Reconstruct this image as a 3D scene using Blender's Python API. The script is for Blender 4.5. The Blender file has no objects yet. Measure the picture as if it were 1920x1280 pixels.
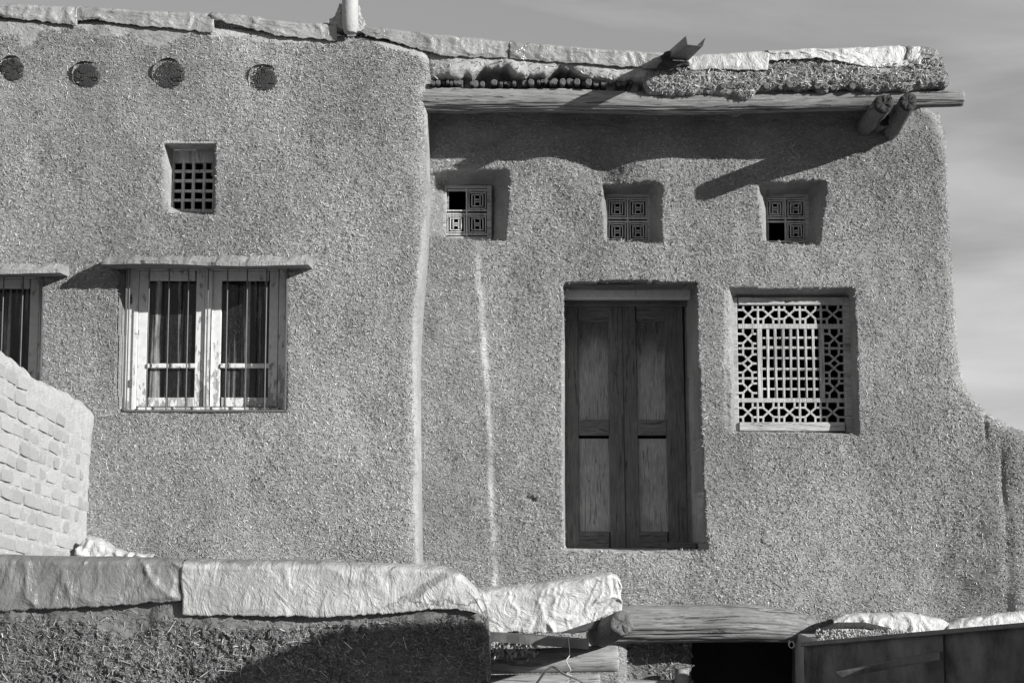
import bpy, bmesh, math, random
import numpy as np
random.seed(7); rng = np.random.default_rng(11)
S = bpy.context.scene
C = S.collection
# ---------------------------------------------------------------- camera
D = 12.0; ZC = 4.0; PITCH = math.radians(6.5); F = 3000.0
cam_d = bpy.data.cameras.new('camera'); cam = bpy.data.objects.new('camera', cam_d); C.objects.link(cam)
cam.location = (0, -D, ZC); cam.rotation_euler = (math.radians(90) + PITCH, 0, 0)
cam_d.sensor_width = 36; cam_d.lens = 36 * F / 1920; cam_d.clip_end = 5000
S.camera = cam
# ---------------------------------------------------------------- light
SD = np.array([1.5, -1.0, 0.60]); SD = SD / np.linalg.norm(SD)
sun_d = bpy.data.lights.new('sun', 'SUN'); sun_d.energy = 5.0; sun_d.angle = math.radians(0.5); sun_d.color = (1, .995, .985)
sun = bpy.data.objects.new('sun', sun_d); C.objects.link(sun)
import mathutils
sun.rotation_euler = mathutils.Vector(SD).to_track_quat('Z', 'Y').to_euler(); sun.location = (8, -8, 12)
world = bpy.data.worlds.new('World'); S.world = world; world.use_nodes = True
nt = world.node_tree; nt.nodes.clear()
def N(t, ty, **k):
    n = t.nodes.new(ty)
    for a, b in k.items():
        if a == 'ins':
            for i, v in b.items(): n.inputs[i].default_value = v
        else: setattr(n, a, b)
    return n
wo = N(nt, 'ShaderNodeOutputWorld'); bg = N(nt, 'ShaderNodeBackground', ins={'Strength': 0.15})
sky = N(nt, 'ShaderNodeTexSky', sky_type='NISHITA', sun_disc=False, sun_elevation=math.asin(SD[2]), sun_rotation=math.atan2(SD[0], SD[1]))
sky.dust_density = 0.25; sky.air_density = 0.7
bw = N(nt, 'ShaderNodeRGBToBW'); nt.links.new(sky.outputs[0], bw.inputs[0])
tc = N(nt, 'ShaderNodeTexCoord'); mp = N(nt, 'ShaderNodeMapping'); mp.inputs['Location'].default_value = (3.3, .2, 2.2); mp.inputs['Scale'].default_value = (1.6, 1.6, 8.0); mp.inputs['Rotation'].default_value = (0, math.radians(-16), 0)
nz = N(nt, 'ShaderNodeTexNoise', ins={'Scale': 2.1, 'Detail': 7.0, 'Roughness': .52, 'Distortion': .5})
nt.links.new(tc.outputs['Generated'], mp.inputs[0]); nt.links.new(mp.outputs[0], nz.inputs[0])
mr = N(nt, 'ShaderNodeMapRange', ins={1: .46, 2: .72, 3: 1.18, 4: 1.8}); nt.links.new(nz.outputs[0], mr.inputs[0])
mu = N(nt, 'ShaderNodeMath', operation='MULTIPLY'); pw = N(nt, 'ShaderNodeMath', operation='POWER'); pw.inputs[1].default_value = .35; nt.links.new(bw.outputs[0], pw.inputs[0]); nt.links.new(pw.outputs[0], mu.inputs[0]); nt.links.new(mr.outputs[0], mu.inputs[1])
nt.links.new(mu.outputs[0], bg.inputs[0]); nt.links.new(bg.outputs[0], wo.inputs[0])
S.view_settings.view_transform = 'Standard'; S.view_settings.look = 'None'; S.view_settings.gamma = 1
S.view_settings.exposure = 0.6; S.view_settings.use_curve_mapping = False

# ---------------------------------------------------------------- projection helpers (metres from sketch measurements)
cP, sP = math.cos(PITCH), math.sin(PITCH)
YL = -.53          # front plane of the nearer left block
def W(px, py, Y):
    u = (px - 960) / F; v = -(py - 640) / F
    t = (Y + D) / (cP - v * sP)
    return u * t, ZC + t * (sP + v * cP)
def P(px, py, Y):
    x, z = W(px, py, Y); return np.array([x, Y, z])
def PXY(x, z, Y):
    d = (Y + D) * cP + (z - ZC) * sP; up = -(Y + D) * sP + (z - ZC) * cP
    return 960 + F * x / d, 640 - F * up / d
def poly_w(pts, Y): return np.array([W(a, b, Y) for a, b in pts])

# ---------------------------------------------------------------- noise
_T = np.random.default_rng(5).random(65536).astype(np.float32) * 2 - 1
def _h(i, j, k): return _T[(i * 73856093 ^ j * 19349663 ^ k * 83492791) & 65535]
def vn(x, y, z=0.0):
    x, y, z = np.broadcast_arrays(np.asarray(x, float), np.asarray(y, float), np.asarray(z, float))
    i, j, k = np.floor(x).astype(np.int64), np.floor(y).astype(np.int64), np.floor(z).astype(np.int64)
    a, b, c = x - i, y - j, z - k
    a, b, c = a*a*(3-2*a), b*b*(3-2*b), c*c*(3-2*c)
    def L(p, q, t): return p + (q - p) * t
    return L(L(L(_h(i,j,k), _h(i+1,j,k), a), L(_h(i,j+1,k), _h(i+1,j+1,k), a), b),
             L(L(_h(i,j,k+1), _h(i+1,j,k+1), a), L(_h(i,j+1,k+1), _h(i+1,j+1,k+1), a), b), c)
def fbm(x, y, z=0.0, o=4):
    r = 0; s = 1; f = 1; n = 0
    for q in range(o):
        r = r + s * vn(x*f + q*17.3, y*f + q*9.1, np.asarray(z)*f + q*5.7); n += s; s *= .5; f *= 2.03
    return r / n

def sdist(px, pz, poly):
    """signed distance, positive inside"""
    n = len(poly); best = np.full(px.shape, 1e9); ins = np.zeros(px.shape, bool); bx = np.zeros(px.shape); bz = np.zeros(px.shape)
    for i in range(n):
        x0, z0 = poly[i]; x1, z1 = poly[(i+1) % n]
        dx, dz = x1-x0, z1-z0; L = dx*dx + dz*dz + 1e-12
        t = np.clip(((px-x0)*dx + (pz-z0)*dz) / L, 0, 1)
        qx, qz = x0 + t*dx, z0 + t*dz
        d = np.hypot(px-qx, pz-qz); m = d < best
        best = np.where(m, d, best); bx = np.where(m, qx, bx); bz = np.where(m, qz, bz)
        c = ((z0 > pz) != (z1 > pz)) & (px < (x1-x0) * (pz-z0) / ((z1-z0) if abs(z1-z0) > 1e-12 else 1e-12) + x0)
        ins ^= c
    return np.where(ins, best, -best), bx, bz

# ---------------------------------------------------------------- materials
def mat(name):
    m = bpy.data.materials.new(name); m.use_nodes = True; t = m.node_tree; t.nodes.clear()
    o = N(t, 'ShaderNodeOutputMaterial'); b = N(t, 'ShaderNodeBsdfPrincipled'); t.links.new(b.outputs[0], o.inputs[0])
    return m, t, b
def math_(t, op, a, b=None, clamp=False):
    n = N(t, 'ShaderNodeMath', operation=op); n.use_clamp = clamp
    for i, v in enumerate((a, b)):
        if v is None: continue
        if isinstance(v, (int, float)): n.inputs[i].default_value = v
        else: t.links.new(v, n.inputs[i])
    return n.outputs[0]
def noise(t, scale, detail=3, rough=.5, sc=(1,1,1), rot=(0,0,0), dist=0, coord='Object', gen=None):
    if gen is None:
        c = N(t, 'ShaderNodeTexCoord').outputs[coord]
    else: c = gen
    m = N(t, 'ShaderNodeMapping'); m.inputs['Scale'].default_value = sc; m.inputs['Rotation'].default_value = rot
    t.links.new(c, m.inputs[0])
    n = N(t, 'ShaderNodeTexNoise', ins={'Scale': scale, 'Detail': detail, 'Roughness': rough, 'Distortion': dist}); t.links.new(m.outputs[0], n.inputs[0])
    return n.outputs[0]
def rng_(t, v, a, b, c, d, smooth=False):
    n = N(t, 'ShaderNodeMapRange', ins={1: a, 2: b, 3: c, 4: d}); t.links.new(v, n.inputs[0])
    if smooth: n.interpolation_type = 'SMOOTHSTEP'
    return n.outputs[0]
def mixv(t, f, a, b):
    return math_(t, 'ADD', math_(t, 'MULTIPLY', a, math_(t, 'SUBTRACT', 1.0, f)), math_(t, 'MULTIPLY', b, f))
def tint(t, v, b):
    c = N(t, 'ShaderNodeCombineColor'); 
    for i in range(3): t.links.new(v, c.inputs[i])
    t.links.new(c.outputs[0], b.inputs['Base Color'])
def bump(t, b, h, dist, strength=1.0):
    n = N(t, 'ShaderNodeBump', ins={'Strength': strength, 'Distance': dist}); t.links.new(h, n.inputs['Height']); t.links.new(n.outputs[0], b.inputs['Normal'])
    return n

def mud_mat(name, base=.36, k=1.0):
    m, t, b = mat(name); b.inputs['Roughness'].default_value = .95; b.inputs['Specular IOR Level'].default_value = .1
    at = N(t, 'ShaderNodeAttribute'); at.attribute_name = 'plaster'; sm = at.outputs['Fac']
    st = []
    for i, a in enumerate((20, 75, -35, -70)):
        st.append(noise(t, 34*k, 2, .5, sc=(1, 1, 6), rot=(0, math.radians(a), 0), dist=.3))
    mx = math_(t, 'MAXIMUM', math_(t, 'MAXIMUM', st[0], st[1]), math_(t, 'MAXIMUM', st[2], st[3]))
    hp = math_(t, 'MULTIPLY', rng_(t, mx, .52, .8, 0, 1), 1.0)
    fine = noise(t, 170*k, 2, .6)
    strawy = math_(t, 'ADD', math_(t, 'MULTIPLY', hp, .55), math_(t, 'MULTIPLY', fine, .75))
    big = rng_(t, noise(t, .85, 6, .62, sc=(1.3, 1, .8)), .32, .68, .66, 1.16)
    c1 = math_(t, 'MULTIPLY', rng_(t, strawy, .22, .80, base*.36, base*1.68), big)
    pa = N(t, 'ShaderNodeAttribute'); pa.attribute_name = 'pale'
    c2 = math_(t, 'MULTIPLY', math_(t, 'MULTIPLY', rng_(t, noise(t, 9, 5, .6), .3, .7, base*.60, base*.82), math_(t, 'ADD', 1.0, math_(t, 'MULTIPLY', pa.outputs['Fac'], .75))), big)
    tint(t, mixv(t, sm, c1, c2), b)
    h = mixv(t, sm, strawy, math_(t, 'MULTIPLY', noise(t, 45, 5, .65), .45))
    h = math_(t, 'ADD', h, math_(t, 'MULTIPLY', noise(t, 5, 3, .6, sc=(1, 1, 2.4), rot=(0, .5, 0), dist=.8), 1.3))
    bump(t, b, h, .020, 1.0)
    return m
def straw_mat(name='straw', lo=.18, hi=.70):
    m, t, b = mat(name); b.inputs['Roughness'].default_value = .55; b.inputs['Specular IOR Level'].default_value = .35
    g = N(t, 'ShaderNodeNewGeometry')
    big = rng_(t, noise(t, .85, 6, .62, sc=(1.3, 1, .8)), .32, .68, .70, 1.14)
    tint(t, math_(t, 'MULTIPLY', rng_(t, math_(t, 'POWER', g.outputs['Random Per Island'], 1.8), 0, 1, lo, hi), big), b)
    return m
def wood_mat(name, axis='x', base=.28, rough=.75, dark=.45, k=1.0):
    m, t, b = mat(name); b.inputs['Roughness'].default_value = rough; b.inputs['Specular IOR Level'].default_value = .25
    sc = {'x': (1.3, 15, 15), 'y': (15, 1.3, 15), 'z': (15, 15, 1.1)}[axis]
    g = noise(t, 6*k, 7, .72, sc=sc, dist=.7); g2 = noise(t, 3.0, 4, .6)
    crack = rng_(t, noise(t, 2.2*k, 4, .6, sc=sc, dist=.9), .34, .39, 0, 1)
    v = math_(t, 'MULTIPLY', math_(t, 'MULTIPLY', rng_(t, g, .36, .64, base*.70, base*1.32), rng_(t, g2, .3, .7, .78, 1.18)), mixv(t, crack, 1-dark, 1.0))
    # mixv(f,a,b): f=0 -> a
    tint(t, v, b)
    bump(t, b, math_(t, 'ADD', math_(t, 'MULTIPLY', g, .5), math_(t, 'MULTIPLY', crack, .8)), .012)
    return m
def door_panel_mat():
    m = wood_mat('door_panel_timber', 'z', .30, dark=.15, k=1.6); t = m.node_tree
    b = [q for q in t.nodes if q.type == 'BSDF_PRINCIPLED'][0]; l = b.inputs['Base Color'].links[0]; cc = l.from_node; src = cc.inputs[0].links[0].from_socket
    sx = N(t, 'ShaderNodeSeparateXYZ'); t.links.new(N(t, 'ShaderNodeTexCoord').outputs['Object'], sx.inputs[0])
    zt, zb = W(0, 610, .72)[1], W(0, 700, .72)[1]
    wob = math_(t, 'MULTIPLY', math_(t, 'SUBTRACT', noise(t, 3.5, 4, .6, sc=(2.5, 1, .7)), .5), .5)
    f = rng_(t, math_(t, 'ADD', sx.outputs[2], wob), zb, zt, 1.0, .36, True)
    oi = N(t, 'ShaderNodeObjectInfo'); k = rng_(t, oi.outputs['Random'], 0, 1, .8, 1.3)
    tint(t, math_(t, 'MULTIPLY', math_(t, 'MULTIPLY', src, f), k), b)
    return m
def paint_mat():
    m, t, b = mat('peeling_paint'); b.inputs['Roughness'].default_value = .55
    n1 = noise(t, 14, 6, .7, sc=(1.6, 1.6, .6)); n2 = noise(t, 1.7, 2, .5)
    geo = N(t, 'ShaderNodeTexCoord'); sx = N(t, 'ShaderNodeSeparateXYZ'); t.links.new(geo.outputs['Object'], sx.inputs[0])
    low = rng_(t, sx.outputs[2], W(0, 640, YL+.2)[1], W(0, 770, YL+.2)[1], 0, .13)
    peel = rng_(t, math_(t, 'ADD', math_(t, 'ADD', n1, math_(t, 'MULTIPLY', n2, .25)), low), .735, .765, 0, 1)
    wood = rng_(t, noise(t, 9, 4, .6, sc=(10, 10, .8)), .3, .7, .2, .38)
    paint = rng_(t, noise(t, 25, 4, .6), .3, .7, .50, .62)
    tint(t, mixv(t, peel, paint, wood), b)
    bump(t, b, math_(t, 'SUBTRACT', 1.0, peel), .003)
    return m
def sheet_mat(name, base=.5, rough=.34, k=1.0, streak=(1.0, 1.0, .35)):
    m, t, b = mat(name)
    n = noise(t, 7*k, 6, .62, sc=streak, dist=.8); d = noise(t, 2.2, 5, .6, dist=.4); f = noise(t, 55, 3, .6, sc=streak)
    v = math_(t, 'MULTIPLY', rng_(t, n, .3, .72, base*.85, base*1.2), rng_(t, d, .35, .6, .78, 1.08)); tint(t, v, b)
    r = N(t, 'ShaderNodeMapRange', ins={1: .3, 2: .7, 3: rough-.08, 4: rough+.2}); t.links.new(d, r.inputs[0]); t.links.new(r.outputs[0], b.inputs['Roughness'])
    b.inputs['Specular IOR Level'].default_value = .5
    rid = math_(t, 'ABSOLUTE', math_(t, 'SUBTRACT', n, .5))
    bump(t, b, math_(t, 'ADD', math_(t, 'MULTIPLY', rid, 1.5), math_(t, 'MULTIPLY', f, .22)), .02)
    return m
def stained_sheet_mat():
    m = sheet_mat('wide_stained_plastic', .36, .38, 1.3, (1.1, 1, .7)); t = m.node_tree
    b = [q for q in t.nodes if q.type == 'BSDF_PRINCIPLED'][0]; src = b.inputs['Base Color'].links[0].from_node.inputs[0].links[0].from_socket
    sx = N(t, 'ShaderNodeSeparateXYZ'); t.links.new(N(t, 'ShaderNodeTexCoord').outputs['Object'], sx.inputs[0]); x, z = sx.outputs[0], sx.outputs[2]
    n = math_(t, 'SUBTRACT', noise(t, 9, 5, .65), .5)
    def band(slope, x0, z0, wid, xa, xb, amp):
        d = math_(t, 'ABSOLUTE', math_(t, 'ADD', math_(t, 'SUBTRACT', z, math_(t, 'ADD', z0, math_(t, 'MULTIPLY', math_(t, 'SUBTRACT', x, x0), slope))), math_(t, 'MULTIPLY', n, amp)))
        return math_(t, 'MULTIPLY', rng_(t, d, wid*.5, wid, 1, 0), rng_(t, x, xa, xb, 0, 1))
    f = math_(t, 'MAXIMUM', math_(t, 'MULTIPLY', band(.62, .40, .10, .035, .28, .45, .10), .5), math_(t, 'MULTIPLY', band(.05, .4, .075, .009, .2, .35, .22), .6))
    f = math_(t, 'MAXIMUM', f, math_(t, 'MULTIPLY', rng_(t, math_(t, 'ADD', z, math_(t, 'MULTIPLY', n, .12)), .275, .295, 0, 1), .35))
    tint(t, math_(t, 'MULTIPLY', src, math_(t, 'SUBTRACT', 1.0, f)), b)
    return m
def plain_mat(name, base, rough=.7, metal=0, var=.2, bdist=.003, nscale=8, sc=(1,1,1)):
    m, t, b = mat(name); b.inputs['Roughness'].default_value = rough; b.inputs['Metallic'].default_value = metal
    n = noise(t, nscale, 5, .65, sc=sc); tint(t, rng_(t, n, .3, .7, base*(1-var), base*(1+var)), b)
    bump(t, b, noise(t, nscale*6, 3, .6), bdist)
    return m
def end_mat():
    m, t, b = mat('log_end'); b.inputs['Roughness'].default_value = .85
    n = noise(t, 60, 4, .6); tint(t, rng_(t, n, .3, .7, .012, .036), b); bump(t, b, n, .006)
    return m
def glass_mat():
    m, t, b = mat('dirty_glass')
    b.inputs['Roughness'].default_value = .08; b.inputs['Base Color'].default_value = (.012, .012, .012, 1)
    tr = N(t, 'ShaderNodeBsdfTransparent'); tr.inputs[0].default_value = (.75, .75, .75, 1)
    mx0 = N(t, 'ShaderNodeMixShader', ins={0: .55}); t.links.new(tr.outputs[0], mx0.inputs[1]); t.links.new(b.outputs[0], mx0.inputs[2])
    df = N(t, 'ShaderNodeBsdfDiffuse'); df.inputs[0].default_value = (.5, .5, .5, 1)
    s1 = rng_(t, noise(t, 5, 4, .6, sc=(3.4, 1, .12), dist=.3), .555, .70, 0, .8)
    s2 = rng_(t, noise(t, 40, 3, .7, sc=(1, 1, .25)), .3, .75, .25, 1)
    s3 = rng_(t, noise(t, 90, 3, .7), .45, .75, .0, .05)
    f = math_(t, 'ADD', math_(t, 'MULTIPLY', s1, s2), s3, True)
    mx = N(t, 'ShaderNodeMixShader'); t.links.new(f, mx.inputs[0]); t.links.new(mx0.outputs[0], mx.inputs[1]); t.links.new(df.outputs[0], mx.inputs[2])
    o = [q for q in t.nodes if q.type == 'OUTPUT_MATERIAL'][0]; t.links.new(mx.outputs[0], o.inputs[0])
    return m
def brick_mat():
    m, t, b = mat('pale_brick'); b.inputs['Roughness'].default_value = .9; b.inputs['Specular IOR Level'].default_value = .15
    oi = N(t, 'ShaderNodeObjectInfo')
    n = noise(t, 8, 5, .65, sc=(1, 3, .6), coord='Object'); 
    v = math_(t, 'MULTIPLY', rng_(t, n, .3, .7, .36, .52), rng_(t, oi.outputs['Random'], 0, 1, .86, 1.15)); tint(t, v, b)
    bump(t, b, noise(t, 30, 5, .7, sc=(1, 2, .6)), .012)
    return m
M = dict(stickw=wood_mat('stick_timber', 'y', .10), mud=mud_mat('straw_mud', .37), mudf=mud_mat('coarse_straw_mud', .22, .8), straw=straw_mat(), strawf=straw_mat('weathered_straw', .07, .42),
    beam=wood_mat('grey_timber', 'x', .20, dark=.5), logy=wood_mat('log_timber', 'y', .13), doorz=wood_mat('door_timber', 'z', .14, dark=.2), doorp=door_panel_mat(),
    doorx=wood_mat('door_rail_timber', 'x', .15, dark=.2), lat=wood_mat('lattice_timber', 'z', .36, dark=.15), latx=wood_mat('lattice_frame_timber', 'x', .34, dark=.15),
    key=wood_mat('key_lattice_timber', 'z', .42, dark=.1), paint=paint_mat(), sheet=sheet_mat('roof_plastic', .25, .18, 1.0, (.7, 1, 1.2)), sheet2=sheet_mat('wide_plastic', .36, .38, 1.3, (1.1, 1, .7)), sheetw=stained_sheet_mat(), sheet3=sheet_mat('crumpled_plastic', .46, .35, 1.2, (1, 1, 1)),
    sheetd=sheet_mat('dull_plastic', .17, .28, .8, (1,1,.8)), end=end_mat(), glass=glass_mat(), iron=plain_mat('iron_bar', .10, .6, .2), tin=plain_mat('tin_sheet', .15, .5, .5, .25), tin2=plain_mat('dark_sheet_metal', .12, .6, .3, .7, .004, 5, (1, 1, .5)),
    pipe=plain_mat('cement_pipe', .33, .7, 0, .12), clay=plain_mat('smooth_clay', .32, .95, 0, .18, .01, 12), dark=plain_mat('room_shade', .03, .95), brick=brick_mat(),  # room material is near-black: darkness of the unlit interior put into its colour
    mortar=plain_mat('mud_mortar', .42, .95, 0, .15, .02, 14), ground=plain_mat('dry_earth', .14, .95, 0, .2, .02, 1.5), leaf=plain_mat('dry_leaf', .4, .6, 0, .4), twine=plain_mat('twine', .5, .9), rag=plain_mat('dark_rag', .05, .95, 0, .4, .02, 20), bmx=wood_mat('pale_timber', 'x', .27, dark=.4))

# ---------------------------------------------------------------- object helpers
ORIG = {}
def mk(name, V, faces, m, parent=None, smooth=False, attr=None, pale=None):
    me = bpy.data.meshes.new(name)
    V = np.asarray(V, np.float32).reshape(-1, 3)
    if isinstance(faces, np.ndarray):
        nf, k = faces.shape
        me.vertices.add(len(V)); me.vertices.foreach_set('co', V.ravel())
        me.loops.add(nf*k); me.loops.foreach_set('vertex_index', faces.ravel().astype(np.int32))
        me.polygons.add(nf); me.polygons.foreach_set('loop_start', (np.arange(nf)*k).astype(np.int32))
        me.update(calc_edges=True)
    else:
        me.from_pydata([tuple(map(float, v)) for v in V], [], [tuple(map(int, f)) for f in faces]); me.update()
    if attr is not None:
        a = me.attributes.new('plaster', 'FLOAT', 'POINT'); a.data.foreach_set('value', np.asarray(attr, np.float32))
    if pale is not None:
        a = me.attributes.new('pale', 'FLOAT', 'POINT'); a.data.foreach_set('value', np.asarray(pale, np.float32))
    me.polygons.foreach_set('use_smooth', [smooth]*len(me.polygons))
    me.materials.append(m)
    o = bpy.data.objects.new(name, me); C.objects.link(o)
    if parent is not None:
        o.parent = parent
        if parent.parent is None: o.location = -parent.location
    return o
def thing(name, loc, label, cat, group=None):
    o = bpy.data.objects.new(name, None); C.objects.link(o); o.location = loc; o.empty_display_size = .2
    o['label'] = label; o['category'] = cat
    if group: o['group'] = group
    return o
def tag(o, label, cat, group=None, kind=None):
    """single-mesh thing: move its origin to its base"""
    me = o.data; n = len(me.vertices); co = np.empty(n*3, np.float32); me.vertices.foreach_get('co', co); co = co.reshape(-1, 3)
    base = np.array([(co[:,0].min()+co[:,0].max())/2, (co[:,1].min()+co[:,1].max())/2, co[:,2].min()], np.float32)
    me.vertices.foreach_set('co', (co-base).ravel()); me.update(); o.location = base.tolist()
    if label: o['label'] = label; o['category'] = cat
    if group: o['group'] = group
    if kind: o['kind'] = kind
    return o
def bevel(o, w=.004, s=1):
    b = o.modifiers.new('bevel', 'BEVEL'); b.width = w; b.segments = s; b.limit_method = 'ANGLE'
    return o
BF = [(0,1,3,2), (4,6,7,5), (0,4,5,1), (2,3,7,6), (0,2,6,4), (1,5,7,3)]
def boxv(x0, x1, y0, y1, z0, z1): return [(x, y, z) for x in (x0, x1) for y in (y0, y1) for z in (z0, z1)]
def box(name, x0, x1, y0, y1, z0, z1, m, parent=None, bw=.004):
    o = mk(name, boxv(x0, x1, y0, y1, z0, z1), BF, m, parent)
    return bevel(o, bw) if bw else o
def pbox(name, a, b, c, d, Yf, Yb, m, parent=None, bw=.004, jit=0):
    """box seen between pixels (a,b) and (c,d) at depth Yf"""
    x0, _ = W(a, (b+d)/2, Yf); x1, _ = W(c, (b+d)/2, Yf); z1 = W(a, b, Yf)[1]; z0 = W(a, d, Yf)[1]
    v = np.array(boxv(x0, x1, Yf, Yb, z0, z1))
    if jit: v += rng.normal(0, jit, v.shape) * np.array([1, .4, 1])
    o = mk(name, v, BF, m, parent)
    return bevel(o, bw) if bw else o
def join_boxes(name, lst, m, parent=None, bw=0):
    V = []; Fc = []
    for v in lst:
        n = len(V); V += list(v); Fc += [tuple(i+n for i in f) for f in BF]
    o = mk(name, V, Fc, m, parent)
    return bevel(o, bw) if bw else o
def bar2(p, q, w, d):
    """bar box between two 3d points in a plane of constant Y; width w in plane, depth d"""
    p, q = np.array(p, float), np.array(q, float); t = (q-p)/np.linalg.norm(q-p); s = np.array([-t[2], 0, t[0]])*w/2; y = np.array([0, d, 0])
    return [p-s, p+s, p-s+y, p+s+y, q-s, q+s, q-s+y, q+s+y]
BF2 = [(0,1,3,2), (4,6,7,5), (0,4,5,1), (2,3,7,6), (0,2,6,4), (1,5,7,3)]
def tube(pts, rad, seg=20, rough=.0, groove=.0, seed=0, flat=1.0, capd=.01, sub=1, gl=1.2):
    pts = np.array(pts, float); rad = np.array(rad, float)
    if sub > 1:
        s = np.arange(len(pts)); ss = np.linspace(0, len(pts)-1, (len(pts)-1)*sub+1)
        pts = np.stack([np.interp(ss, s, pts[:, i]) for i in range(3)], 1); rad = np.interp(ss, s, rad)
    n = len(pts); T = np.gradient(pts, axis=0); T /= np.linalg.norm(T, axis=1)[:, None]
    up = np.array([0, 0, 1.0]) if abs(T[0][2]) < .9 else np.array([0, 1.0, 0])
    A = np.cross(T, up); A /= np.linalg.norm(A, axis=1)[:, None]; B = np.cross(A, T)
    th = np.linspace(0, 2*math.pi, seg, endpoint=False)
    L = np.concatenate([[0], np.cumsum(np.linalg.norm(np.diff(pts, axis=0), axis=1))])
    LL, TH = np.meshgrid(L, th, indexing='ij')
    cx, sx = np.cos(TH), np.sin(TH)
    mod = 1 + rough*fbm(LL*3+seed*7.7, cx*1.5, sx*1.5+seed, 3)
    if groove:
        g = fbm(LL*gl+seed*3.1, cx*9, sx*9+seed, 3); mod -= groove*np.clip(1-np.abs(g-.05)*9, 0, 1)*2 + groove*.5*np.abs(g)
    R = rad[:, None]*mod
    V = pts[:, None, :] + A[:, None, :]*(R*cx)[..., None] + B[:, None, :]*(R*sx*flat)[..., None]
    V = V.reshape(-1, 3); Fc = []
    for i in range(n-1):
        for j in range(seg):
            k = (j+1) % seg; Fc.append((i*seg+j, i*seg+k, (i+1)*seg+k, (i+1)*seg+j))
    V = list(V); 
    for e, ring in ((0, 0), (1, n-1)):
        c = pts[ring]; t = T[ring]*(-1 if e == 0 else 1); prev = [ring*seg+j for j in range(seg)]
        for r in (.93, .65, .33):
            cur = []
            for j in range(seg):
                p = c + (V[ring*seg+j]-c)*r + t*(capd*(1 if r < .93 else .9) - capd*.8*max(0, 1-abs(float(vn(j*.9, seed+e*9.0)))*4) * (r < .9)) + t*float(vn(j*.5+seed, r*5))*capd*.3
                cur.append(len(V)); V.append(p)
            for j in range(seg):
                k = (j+1) % seg
                f = (prev[j], prev[k], cur[k], cur[j]); Fc.append(f if e == 1 else f[::-1])
            prev = cur
        V.append(c + t*capd*.6); q = len(V)-1
        for j in range(seg):
            k = (j+1) % seg; f = (prev[j], prev[k], q); Fc.append(f if e == 1 else f[::-1])
    return np.array(V), Fc
def log(name, pts, rad, m, parent=None, endm=None, **k):
    V, Fc = tube(pts, rad, **k); o = mk(name, V, Fc, m, parent, smooth=True)
    if endm:
        o.data.materials.append(endm); seg = k.get('seg', 20); nb = len(Fc) - seg*8
        idx = np.zeros(len(Fc), np.int32); idx[nb:] = 1; idx[nb:nb+seg] = 0; o.data.polygons.foreach_set('material_index', idx)
    return o

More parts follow.
